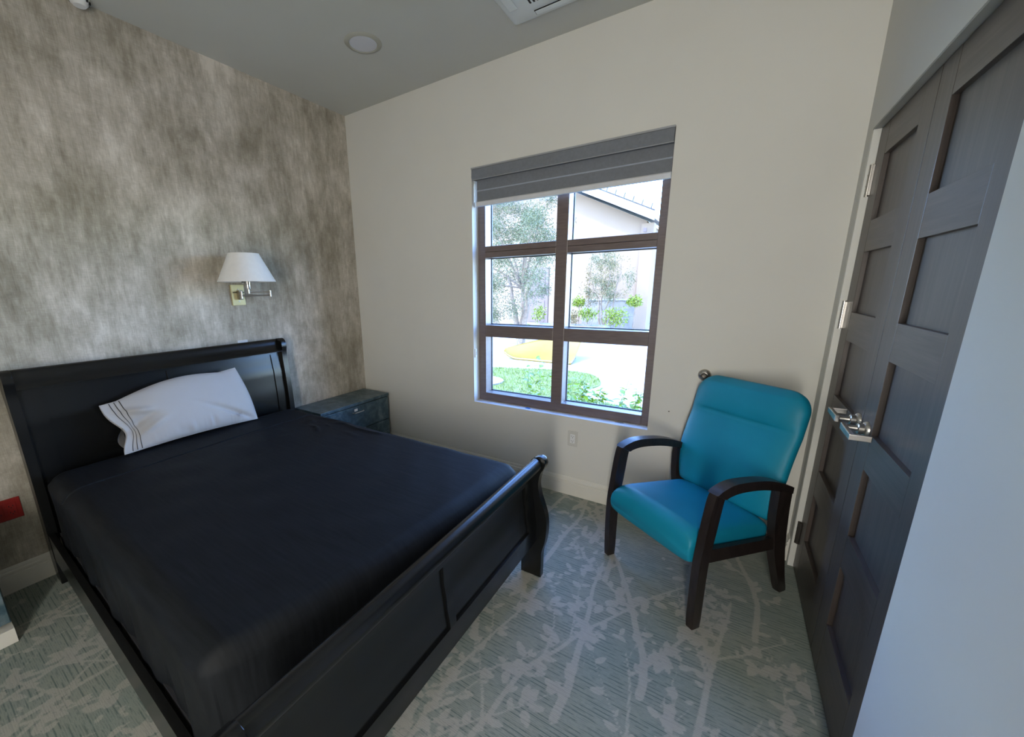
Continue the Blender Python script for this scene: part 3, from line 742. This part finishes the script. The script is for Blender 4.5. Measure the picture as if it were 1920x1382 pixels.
for yc in (-2.416, -2.462):
    dev = box('receptacle', .0076, .0098, yc - .0175, yc + .0175, .410, .478, 'red', pl, .001)
    for dz in (.461, .427): boxes('socket_slots', [(.0099, .0103, yc - .008, yc - .0055, dz - .004, dz + .004), (.0099, .0103, yc + .0055, yc + .008, dz - .004, dz + .004), (.0099, .0103, yc - .002, yc + .002, dz - .011, dz - .007)], 'black_slot', dev)
sw = empty('wall_plate', (0, -1.138, 1.10), 'white wall plate peeking above the headboard under the lamp', 'wall plate')
box('cover_plate', .0005, .007, -1.175, -1.102, 1.055, 1.166, 'white', sw, .002); box('blank_insert', .0071, .009, -1.155, -1.122, 1.08, 1.146, 'white', sw, .001)
ds = empty('door_stop', (2.895, 0, .995), 'round chrome wall door stop behind the teal chair', 'door stop')
lathe('rose', [(0, -.0005), (.034, -.0005), (.034, -.006), (.030, -.012), (.022, -.017), (.016, -.019), (.0, -.019)], (2.895, 0, .995), 'nickel', ds, 36, 'y')
lathe('rubber_bumper', [(0, -.0195), (.015, -.0195), (.0155, -.023), (.012, -.0265), (.006, -.0255), (0, -.0255)], (2.895, 0, .995), 'darkbronze', ds, 28, 'y')
lathe('ring', [(.018, -.0165), (.020, -.021), (.017, -.023), (.0160, -.0195)], (2.895, 0, .995), 'nickel', ds, 36, 'y', closed=True)
tag(lathe('wall_anchor', [(0, -.0005), (.004, -.0005), (.0035, -.003), (0, -.004)], (2.73, 0, .745), 'darkbronze', None, 10, 'y'), 'tiny dark screw in the wall between window and chair', 'screw')

# ------------------------------------------------------------------ ceiling things
dl = empty('ceiling_light', (.921, -.62, H), 'round recessed ceiling light with pale lens, switched off', 'ceiling light')
lathe('trim_ring', [(.082, -.006), (.088, -.010), (.106, -.006), (.112, -.0005), (.082, -.0005)], (.921, -.622, H), 'ring', dl, 56, closed=True)
lathe('lens', [(0, -.0085), (.05, -.0082), (.0815, -.006), (.0815, -.001), (0, -.001)], (.921, -.622, H), 'downlight', dl, 48)
def cassette():
    c = empty('ceiling_air_conditioner', (2.08, -.56, H), 'white square ceiling cassette air conditioner with louvres', 'air conditioner')
    x0, x1, y0, y1 = 1.768, 2.388, -.872, -.252; cx, cy = (x0 + x1) / 2, (y0 + y1) / 2
    def rr(hw, r, z, n=8):
        out = []
        for (sx, sy, a0) in ((1, 1, 0), (-1, 1, PI / 2), (-1, -1, PI), (1, -1, 1.5 * PI)):
            for k in range(n + 1):
                t = a0 + PI / 2 * k / n; out.append((cx + sx * (hw - r) + r * math.cos(t), cy + sy * (hw - r) + r * math.sin(t), z))
        return out
    rings = [rr(.310, .02, H - .0005), rr(.310, .02, H - .012), rr(.285, .03, H - .026), rr(.205, .05, H - .030)]
    n = len(rings[0]); v = [q for r in rings for q in r]; f = grid_faces(4, n, wrap=True) + [list(range(n))[::-1]] + [[3 * n + k for k in range(n)]]
    shade_auto(obj('panel', v, f, 'acwhite', c), 25)
    v = rr(.200, .05, H - .0305) + rr(.196, .05, H - .036); f = grid_faces(2, n, wrap=True) + [list(range(n))[::-1], [n + k for k in range(n)]]
    gr = obj('intake_grille', v, f, 'acwhite', c); shade_auto(gr, 25)
    for k in range(15):
        xx = cx - .145 + k * .0207
        for s in (-1, 1): box('grille_slot', xx - .005, xx + .005, cy + s * .085 - .07, cy + s * .085 + .07, H - .0367, H - .0361, 'black_slot', gr)
    lv = .158
    for (ax, s) in (('x', 1), ('x', -1), ('y', 1), ('y', -1)):
        if ax == 'x': a = (cx + s * .225, cx + s * .262, cy - lv, cy + lv)
        else: a = (cx - lv, cx + lv, cy + s * .225, cy + s * .262)
        q = box('air_outlet', a[0], a[1], a[2], a[3], H - .0318, H - .0285, 'black_slot', c)
        e = .004; box('louvre', a[0] + (e if ax == 'x' else e), a[1] - e, a[2] + e, a[3] - e, H - .0355, H - .0322, 'acwhite', q, .0012)
cassette()
sm = empty('smoke_detector', (.03, -1.72, H - .03), 'small white detector with dark vents in the ceiling corner', 'detector')
lathe('housing', [(0, -.046), (.026, -.045), (.036, -.034), (.040, -.012), (.046, -.0005), (0, -.0005)], (.052, -1.715, H), 'white', sm, 28)
for k in range(10):
    t = 2 * PI * k / 10; box('vent_slot', .052 + .041 * math.cos(t) - .004, .052 + .041 * math.cos(t) + .004, -1.715 + .041 * math.sin(t) - .004, -1.715 + .041 * math.sin(t) + .004, H - .027, H - .015, 'black_slot', sm)

# ------------------------------------------------------------------ teal arm chair
def chair():
    ang = math.radians(-35.5)
    c = empty('armchair', (2.78, -.682, 0), 'teal vinyl armchair with dark wooden arms in the corner', 'armchair', rot=(0, 0, ang))
    w = 'walnut'
    rear_e = [(.013, 0), (.012, .20), (.014, .345), (.033, .473), (.051, .607), (.060, .640)]
    front_e = [(-.032, 0), (-.040, .20), (-.040, .345), (-.027, .473), (-.010, .6), (.004, .660)]
    leg = catmull(rear_e, 3, False) + [rear_e[-1]] + [(.04, .668)] + ([front_e[-1]] + catmull(front_e[::-1], 3, False)[1:] + [front_e[0]])
    top = [(.002, .660), (.039, .678), (.117, .691), (.264, .676), (.366, .652), (.47, .612), (.512, .592)]
    bot = [(.512, .560), (.44, .588), (.385, .604), (.275, .630), (.153, .644), (.085, .640), (.056, .630)]
    arm = catmull(top, 4, False) + [top[-1]] + catmull(bot, 4, False) + [bot[-1]]
    ro = [(.512, .575), (.515, .468), (.532, .307), (.545, .234), (.578, .1), (.612, 0)]
    ri = [(.418, .590), (.424, .45), (.445, .335), (.468, .236), (.518, .114), (.566, 0)]
    rear = catmull(ro, 3, False) + [ro[-1]] + catmull(ri[::-1], 3, False) + [ri[0]]
    for s in (-1, 1):
        a, b = sorted((s * .256, s * .292))
        prism('leg', leg, 'x', a, b, w, c, .004, smooth=True)
        prism('leg', rear, 'x', a, b, w, c, .004, smooth=True)
        a2, b2 = sorted((s * .248, s * .298)); prism('armrest', arm, 'x', a2, b2, w, c, .006, smooth=True)
        a3, b3 = sorted((s * .258, s * .286)); prism('side_rail', [(.008, .330), (.008, .396), (.46, .336), (.49, .270)], 'x', a3, b3, w, c, .003)
    box('front_rail', -.256, .256, .012, .034, .305, .350, w, c, .003); box('rear_rail', -.256, .256, .455, .478, .280, .325, w, c, .003)
    # seat cushion: loft of rounded sections along y
    ny, nk = 40, 56; v = []
    for i in range(ny):
        t = i / (ny - 1); y = -.058 + .520 * (t ** 1.15)
        e = max(.0, 1 - abs(min(t, .16) / .16 - 1) ** 2.2) ** .5; eb = max(.0, 1 - max(0, (t - .93) / .07) ** 2.2) ** .5
        zt = .462 - .118 * max(0, y) - .010 * (1 - min(1, t * 6)); zb = .298 + .062 * min(1, max(0, (y + .02) / .10)) - .145 * max(0, y - .05)
        zm = (zt + zb) / 2; hz = (zt - zb) / 2 * (.35 + .65 * e) * (.5 + .5 * eb); hw = .251 * (.97 + .03 * e) * (.97 + .03 * eb)
        if t < .02: hz *= .9
        for k in range(nk):
            a = 2 * PI * k / nk; ca, sa = math.cos(a), math.sin(a)
            x = hw * math.copysign(abs(ca) ** .28, ca); z = zm + hz * math.copysign(abs(sa) ** (.50 if sa > 0 else .30), sa)
            if sa > 0: z += .016 * (1 - (x / .251) ** 2) * e * eb
            v.append((x, y, z))
    f = grid_faces(ny, nk, wrap=True) + [list(range(nk))[::-1], [(ny - 1) * nk + k for k in range(nk)]]
    obj('seat_cushion', v, f, 'vinyl', c, True)
    # back cushion: loft of horizontal sections up the reclined back
    ns, nk = 72, 72; v = []
    for i in range(ns):
        s = 1 - (1 - i / (ns - 1)) ** 1.5; z = .405 + .615 * s
        yc = .462 + .118 * s ** 1.2 - .020 * math.sin(PI * min(1, s * 1.5)) * (1 if s < .667 else 0)
        hw = .246 + .030 * min(1, s / .35) ** .8
        rt = max(0, (s - .82) / .18); rc = .100; zz = max(0, z - (1.020 - rc)); hw = hw - rc + math.sqrt(max(0, rc * rc - zz * zz))
        th = .040 * (1 - .25 * rt ** 3); 
        end = min(1, s / .04 + .25) * min(1, (1 - s) / .05 + .12); th *= end ** .6
        for k in range(nk):
            a = 2 * PI * k / nk; ca, sa = math.cos(a), math.sin(a)
            x = hw * math.copysign(abs(ca) ** .40, ca); d = th * math.copysign(abs(sa) ** .60, sa)
            y = yc + d
            if sa < 0:      # front side: headrest roll above the seam, groove, gentle crown below
                fx = max(0, 1 - (x / hw) ** 4)
                zz = (s - .715) / .285
                if zz > 0: y -= .020 * fx * math.sin(PI * min(1, zz)) ** .7
                else: y -= .012 * fx * math.sin(PI * s / .715) ** .6
                gx = 1 / (1 + math.exp((abs(x) - .192) * 260)); y += .011 * gx * math.exp(-((s - .715) / .008) ** 2)
            v.append((x, y, z))
    f = grid_faces(ns, nk, wrap=True) + [list(range(nk))[::-1], [(ns - 1) * nk + k for k in range(nk)]]
    bc = obj('back_cushion', v, f, 'vinyl', c, True)
    for s in (-1, 1): box('back_bracket', s * .235, s * .262, .470, .500, .42, .56, w, bc, .003)
chair()

# ------------------------------------------------------------------ outdoors
GZ = -.15
struct(box('ground', -14, 10, WT + .002, 30, GZ - .2, GZ, 'patio'), 'sunlit pale concrete patio outside', 'patio')
def poly_slab(name, pts, z0, z1, mat): return prism(name, pts, 'z', z0, z1, mat)
lawn_out = catmull([(-3.2, .20), (-3.2, 2.0), (-2.9, 3.6), (-2.0, 4.25), (-1.2, 4.5), (-.4, 4.75), (.35, 4.95), (.95, 4.75), (1.25, 4.1), (1.15, 3.5), (1.45, 3.1), (2.1, 2.9), (3.2, 2.8), (3.6, 2.0), (3.6, .20)], 5, True)
lawn = tag(poly_slab('lawn', lawn_out, GZ + .0005, GZ + .02, 'lawn'), 'green lawn below the window reaching out to the patio', 'lawn', kind='stuff')
def in_poly(x, y, P):
    c = False; j = len(P) - 1
    for i in range(len(P)):
        if (P[i][1] > y) != (P[j][1] > y) and x < (P[j][0] - P[i][0]) * (y - P[i][1]) / (P[j][1] - P[i][1]) + P[i][0]: c = not c
        j = i
    return c
gb = catmull([(-2.6, 2.6), (-2.2, 3.4), (-1.2, 3.75), (-.45, 3.6), (-.25, 3.3), (-.45, 2.95), (-1.2, 2.6)], 6, True)
v = []; f = []
R = random.Random(3)
while len(f) < 14000:
    x, y = R.uniform(-2.6, 3.4), R.uniform(.3, 4.9)
    if not in_poly(x, y, lawn_out) or in_poly(x, y, gb): continue
    a = R.uniform(0, PI); h = R.uniform(.03, .075); w = R.uniform(.003, .007); dx, dy = math.cos(a) * w, math.sin(a) * w; lx, ly = R.uniform(-.03, .03), R.uniform(-.03, .03)
    n = len(v); v += [(x - dx, y - dy, GZ + .018), (x + dx, y + dy, GZ + .018), (x + lx, y + ly, GZ + .018 + h)]; f.append([n, n + 1, n + 2])
tag(obj('grass_blades', v, f, 'grass', lawn), kind='stuff')
tag(poly_slab('gravel_bed', gb, GZ + .0205, GZ + .045, 'gravel'), 'rounded brown gravel bed in the lawn', 'gravel', kind='stuff')

def leaf_geo(L, Wd, bend=.15):
    """pointed leaf along +x, 6 faces, slightly folded and bent"""
    xs = [0, .25, .55, .85, 1.0]; ws = [.05, .85, 1.0, .5, .0]; v = []
    for x, w in zip(xs, ws):
        z = -bend * L * x * x
        v += [(x * L, 0, z), (x * L, w * Wd / 2, z + .12 * Wd * w), (x * L, -w * Wd / 2, z + .12 * Wd * w)]
    f = []
    for i in range(4):
        a = 3 * i; f += [[a, a + 3, a + 4, a + 1], [a, a + 2, a + 5, a + 3]]
    return v, f
def foliage(name, centers, n, L, Wd, mat, parent, seed, droop=0.0, surf=.35):
    """n small two-triangle leaves scattered in clumps (cx,cy,cz,rx,ry,rz)"""
    rg = np.random.default_rng(seed); C = np.array(centers); k = rg.integers(0, len(C), n)
    d = rg.normal(size=(n, 3)); d /= np.linalg.norm(d, axis=1)[:, None]; r = rg.uniform(surf, 1, n) ** .6
    P = C[k, :3] + d * r[:, None] * C[k, 3:]
    ax = rg.normal(size=(n, 3)) * .55 + d * .6; ax[:, 2] -= droop; ax /= np.linalg.norm(ax, axis=1)[:, None]
    up = rg.normal(size=(n, 3)); sd_ = np.cross(ax, up); sd_ /= np.linalg.norm(sd_, axis=1)[:, None]
    ll = L * rg.uniform(.6, 1.2, n)[:, None]; ww = Wd * rg.uniform(.7, 1.2, n)[:, None]
    nn = np.cross(ax, sd_) * (ww * .15)
    V = np.stack([P, P + ax * ll * .5 + sd_ * ww * .5 + nn, P + ax * ll, P + ax * ll * .5 - sd_ * ww * .5 + nn], 1).reshape(-1, 3)
    q = np.arange(n * 4).reshape(n, 4)
    F = np.concatenate([q[:, [0, 1, 2]], q[:, [0, 2, 3]]]).tolist()
    return tag(obj(name, V.tolist(), F, mat, parent), kind='stuff')
def trunk_geo(base, top, r0, r1, wob, seed, n=7):
    rr = random.Random(seed); P = []; 
    for i in range(n):
        t = i / (n - 1); P.append((base[0] + (top[0] - base[0]) * t + rr.uniform(-wob, wob) * (0 < i < n - 1), base[1] + (top[1] - base[1]) * t + rr.uniform(-wob, wob) * (0 < i < n - 1), base[2] + (top[2] - base[2]) * t))
    return P, [r0 + (r1 - r0) * i / (n - 1) for i in range(n)]

# big olive tree filling the left panes
def olive():
    t = empty('olive_tree', (-1.75, 7.6, GZ), 'large silvery olive tree close outside the left panes', 'tree')
    b = (-1.95, 7.6, GZ)
    for k, (dx, dy, dz) in enumerate([(-.5, .1, 1.5), (.35, -.1, 1.7), (-.1, .3, 2.1)]):
        P, r = trunk_geo(b, (b[0] + dx, b[1] + dy, GZ + dz + .5), .09, .03, .06, k); tube('trunk' if k == 0 else 'branch', P, r, 'bark', t, 8)
    rr = random.Random(4); cl = []
    for k in range(95):
        x = rr.uniform(-3.6, -1.0); y = 7.6 + rr.uniform(-1.0, 1.0); z = rr.uniform(.55, 4.6)
        if z < 1.3 and x > -1.75: continue
        q = rr.uniform(.25, .45); cl.append((x, y, z, q, q, q * .9))
    foliage('foliage', cl, 42000, .072, .019, 'olive_leaf', t, 21, .2, .0)
    for k, c in enumerate(cl[:10]): tube('branch', [(b[0], b[1], 1.5), ((b[0] + c[0]) / 2, (b[1] + c[1]) / 2, (1.5 + c[2]) / 2 + .15), c[:3]], [.03, .02, .008], 'bark', t, 6)
olive()
# neighbouring building with gabled roof
def building():
    Y = 14.0
    b = empty('neighbour_house', (-4, Y, GZ), 'pale stucco house with gabled tile roof across the patio', 'house')
    xe, ze = .40, 3.78; sl = (5.26 - 3.79) / (.38 + 2.66); xr = -4.6; zr = ze + (xe - xr) * sl   # rake: right eave -> ridge
    wall = prism('wall', [(.02, GZ), (.02, ze + .06), (xr, zr - .10), (2 * xr - .02, ze + .06), (2 * xr - .02, GZ)], 'y', Y, Y + 3, 'stucco', b)
    ov = .85
    for s in (1, -1):
        X = lambda x: x if s > 0 else 2 * xr - x
        prism('roof_slope', [(X(xe), ze + .02), (X(xe), ze + .16), (xr, zr + .16), (xr, zr + .02)], 'y', Y - ov + .04, Y + 3.2, 'fascia', b)
        rk = prism('rake_fascia', [(X(xe), ze - .06), (X(xe), ze + .24), (xr, zr + .24), (xr, zr - .06)], 'y', Y - ov, Y - ov + .04, 'fascia', b)
        n = 16
        for k in range(n):
            t = (k + .5) / n; x = X(xe + (xr - xe) * t); z = ze + (zr - ze) * t + .25
            v, f = tube_geo([(x - .155 * s, Y - ov + .05, z + .155 * sl + .02), (x + .150 * s, Y - ov + .05, z - .150 * sl + .02)], .026, 8)
            obj('roof_tile', v, f, 'roof_tile', b)
            prism('tile_lip', [(x - .02, z - .02), (x + .02, z - .02), (x + .075 * s, z + .19), (x + .04 * s, z + .20)], 'y', Y - ov + .02, Y - ov + .08, 'roof_tile', b)
    # return wall / porch column at the right end, garden door, stone base
    box('corner_column', -.14, .30, Y - .12, Y + .4, GZ, 3.75, 'stucco', b, .01)
    box('downlight', -.02, .08, Y - .35, Y - .25, 3.42, 3.56, 'brown_door', b)
    box('stone_base', -2.2, -.142, Y - .10, Y - .001, GZ, .95, 'stone', b, .01); box('base_cap', -2.25, -.142, Y - .14, Y - .001, .952, 1.02, 'planter', b, .01)
    for k in range(2): box('stone_block', -.60 + k * .25, -.36 + k * .25, Y - .125, Y - .101, .1 + .25 * k, .34 + .25 * k, 'stone', b, .01)
    d = box('garden_door', -4.75, -3.75, Y - .05, Y - .001, GZ, 2.35, 'brown_door', b)
    for z0, z1 in ((.0, .95), (1.15, 2.2)): box('door_panel', -4.6, -3.9, Y - .07, Y - .0501, z0, z1, 'brown_door', d, .01)
    return b
building()
def small_tree():
    Y = 12.6; t = empty('garden_tree', (-.95, Y, GZ), 'loose small tree with twisted stems in front of the stucco house', 'tree')
    rr = random.Random(8); cl = []
    for k in range(70):
        a = rr.uniform(0, 2 * PI); q = rr.uniform(.1, .95); z = rr.uniform(.95, 2.75); w = 1.0 if z < 2.0 else .75
        cl.append((-.92 + math.cos(a) * q * w, Y + math.sin(a) * q * .6, z, rr.uniform(.10, .24), .2, rr.uniform(.15, .38)))
    for k in range(4):
        P, r = trunk_geo((-.98 + .05 * k, Y, GZ), (-.98 + (k - 1.5) * .35, Y + rr.uniform(-.2, .2), 1.8 + .15 * k), .045, .012, .07, 30 + k, 9); tube('trunk', P, r, 'bark', t, 7)
    foliage('foliage', cl[:42], 4200, .07, .022, 'olive_leaf', t, 5, .8, .0); foliage('dry_foliage', cl[38:], 2400, .065, .020, 'dry_leaf', t, 6, .5, .0)
small_tree()
def cypress():
    Y = 12.7; t = empty('slender_tree', (-1.62, Y, GZ), 'thin upright tree left of the loose small tree', 'tree')
    tube('trunk', [(-1.62, Y, GZ), (-1.61, Y, 1.0), (-1.60, Y, 2.2)], [.03, .02, .008], 'bark', t, 7)
    foliage('foliage', [(-1.62, Y, z, .13, .13, .25) for z in (.9, 1.2, 1.5, 1.8, 2.1)] + [(-1.8, Y, 1.4, .2, .15, .4)], 420, .09, .03, 'dry_leaf', t, 9, -.3, .0)
cypress()
def topiary(x, y, zc, r, label, seed):
    t = empty('topiary', (x, y, GZ), label, 'topiary', 'clipped standard shrubs by the house')
    P, rad = trunk_geo((x, y, GZ), (x + .03, y, zc), .022, .016, .015, seed); tube('stem', P, rad, 'bark', t, 7)
    foliage('crown', [(x, y, zc, r, r, r * .75), (x + r * .4, y, zc - .05, r * .6, r * .6, r * .6), (x - r * .4, y, zc - .06, r * .6, r * .6, r * .55)], 420, .09, .05, 'bright_leaf', t, seed, .1, .2)
topiary(.10, 12.5, 1.00, .27, 'round standard shrub with a bare stem at the right of the garden', 41)
topiary(-1.98, 12.75, .96, .24, 'round standard shrub with a thin stem beside the window mullion', 42)
def bush(x, y, z, rx, rz, label, seed, n=500, mat='bright_leaf', base=GZ):
    t = empty('garden_bush', (x, y, base), label, 'bush', 'low bushes by the planter')
    for k in range(4): tube('stem', [(x + .06 * (k - 1.5), y, base), (x + .16 * (k - 1.5), y, z)], [.012, .006], 'bark', t, 5)
    foliage('foliage', [(x + rx * .5 * q, y, z + .05 * (q * q), rx * .6, .22, rz) for q in (-1, 0, 1)], n, .09, .055, mat, t, seed, .0, .1)
bush(-.42, 12.1, .40, .42, .36, 'leafy green bush at the planter end', 51)
bush(-1.35, 11.95, .50, .33, .22, 'flowering green bush in the planter', 52, 300, base=.081)
bush(-1.92, 11.95, .36, .16, .24, 'dry brown spiky bush in the planter', 53, 200, 'dry_leaf', base=.081)
bush(-2.85, 9.4, .10, .45, .22, 'yellow green bush at the foot of the olive tree', 54, 380)
bush(-3.3, 11.95, .50, .25, .33, 'narrow yellow green bush beside the brown garden door', 55, 260, base=.081)
pln = empty('planter', (-2.4, 11.9, GZ), 'long low white masonry planter', 'planter')
boxes('wall', [(-4.3, -.62, 11.55, 11.67, GZ, .12), (-4.3, -.62, 12.2, 12.32, GZ, .12), (-4.3, -4.18, 11.67, 12.2, GZ, .12), (-.74, -.62, 11.67, 12.2, GZ, .12)], 'planter', pln)
box('soil', -4.18, -.74, 11.67, 12.2, GZ, .08, 'soil', pln)
def yellow_shell():
    # curved scoop-like garden lounge on the patio: low front edge, back rim rising to the right
    nu, nv = 40, 16; v = []
    t = empty('yellow_lounge', (-.65, 5.9, GZ), 'yellow curved shell-shaped lounge on the patio', 'lounge')
    for s in (0, 1):
        for i in range(nu):
            for j in range(nv):
                u, w = i / (nu - 1), j / (nv - 1); x = -1.46 + 1.66 * u
                zf = GZ + .005 + .15 * max(0, 1 - u / .22) ** 2; zt = GZ + .20 + .42 * u ** .9
                yb = .10 + .75 * min(1, u * 2.2) ** .7
                y = 5.62 + yb * w; z = zf + (zt - zf) * (w ** 1.7)
                v.append((x, y, z + s * .045))
    n = nu * nv; f = grid_faces(nu, nv) + grid_faces(nu, nv, n)
    for i in range(nu - 1):
        for j in (0, nv - 1): f.append([i * nv + j, (i + 1) * nv + j, n + (i + 1) * nv + j, n + i * nv + j])
    for j in range(nv - 1):
        for i in (0, nu - 1): f.append([i * nv + j, i * nv + j + 1, n + i * nv + j + 1, n + i * nv + j])
    obj('shell', v, f, 'yellow', t, True)
    for x, z in ((-.7, .05), (.05, .30)): tube('leg', [(x, 6.40, GZ), (x, 6.36, z)], .02, 'nickel', t, 8)
yellow_shell()

# leafy shrubs right outside the sill; every leaf its own piece
lv_, lf_ = leaf_geo(.098, .050); LEAF = bpy.data.meshes.new('leaf'); LEAF.from_pydata(lv_, [], lf_); LEAF.update(); LEAF.materials.append(MAT['shrub_leaf'])
LEAF.polygons.foreach_set('use_smooth', [True] * len(LEAF.polygons))
def shrub(x, y, stems, label, seed):
    t = empty('leafy_shrub', (x, y, GZ + .0205), label, 'shrub', 'young shrubs under the window')
    rr = random.Random(seed)
    for (dx, dy, h, lean, nl, z0) in stems:
        b = Vector((x + dx, y + dy, GZ + .021)); tip = Vector((x + dx + lean, y + dy + rr.uniform(-.05, .05), h))
        P = [b.lerp(tip, q / 5) + Vector((rr.uniform(-.012, .012), rr.uniform(-.012, .012), 0)) * (0 < q < 5) for q in range(6)]
        for q in range(6): P[q].x += lean * .4 * ((q / 5) ** 2 - q / 5)
        st = tube('stem', [tuple(p) for p in P], [.0045 - .0006 * q for q in range(6)], 'stem', t, 6)
        for k in range(nl):
            q = z0 + (1 - z0) * (k + rr.random()) / nl; q = min(q, .995); i = min(4, int(q * 5)); p = P[i].lerp(P[i + 1], q * 5 - i)
            o = bpy.data.objects.new('leaf', LEAF); COL.objects.link(o); o.parent = t
            o.location = p - Vector((x, y, GZ + .0205)); az = k * 2.4 + rr.uniform(-.5, .5); s = rr.uniform(.55, 1.25) * (1.1 - .35 * q)
            o.rotation_euler = (rr.uniform(-.5, .5), rr.uniform(-.55, .45), az); o.scale = (s, s * rr.uniform(.8, 1.2), s)
def stems(seed, n, hs, spread, leaves):
    rr = random.Random(seed); out = []
    for k in range(n):
        out.append((rr.uniform(-spread, spread), rr.uniform(-.12, .12), rr.uniform(*hs), rr.uniform(-.12, .14), leaves, .15))
    return out
shrub(1.45, 1.15, [(-.02, 0, .82, -.06, 24, .25), (.08, .05, .66, .03, 24, .25)] + stems(71, 9, (.38, .76), .26, 24), 'tall leafy shrub left of the window mullion', 61)
shrub(1.82, 1.10, [(0, 0, .74, .04, 24, .3), (.10, .06, .56, .10, 24, .25)] + stems(72, 9, (.34, .70), .22, 24), 'dense leafy shrub right of the window mullion', 62)
shrub(2.10, 1.20, [(0, 0, .66, .16, 22, .35), (.05, .02, .56, .26, 20, .4)] + stems(73, 7, (.36, .66), .20, 20), 'leafy shrub with arching shoots towards the right pane edge', 63)
shrub(2.38, 1.25, stems(74, 6, (.32, .58), .12, 18), 'short leafy shrub at the right edge of the window', 64)
shrub(1.12, 1.35, stems(75, 5, (.20, .50), .18, 18), 'short leafy shrub at the left edge of the window', 65)
shrub(1.62, 1.50, stems(76, 10, (.30, .62), .22, 24), 'low leafy shrub behind the mullion, among the taller ones', 66)
shrub(2.00, 1.45, stems(77, 10, (.28, .58), .24, 24), 'low leafy shrub further out in the lower right pane', 67)
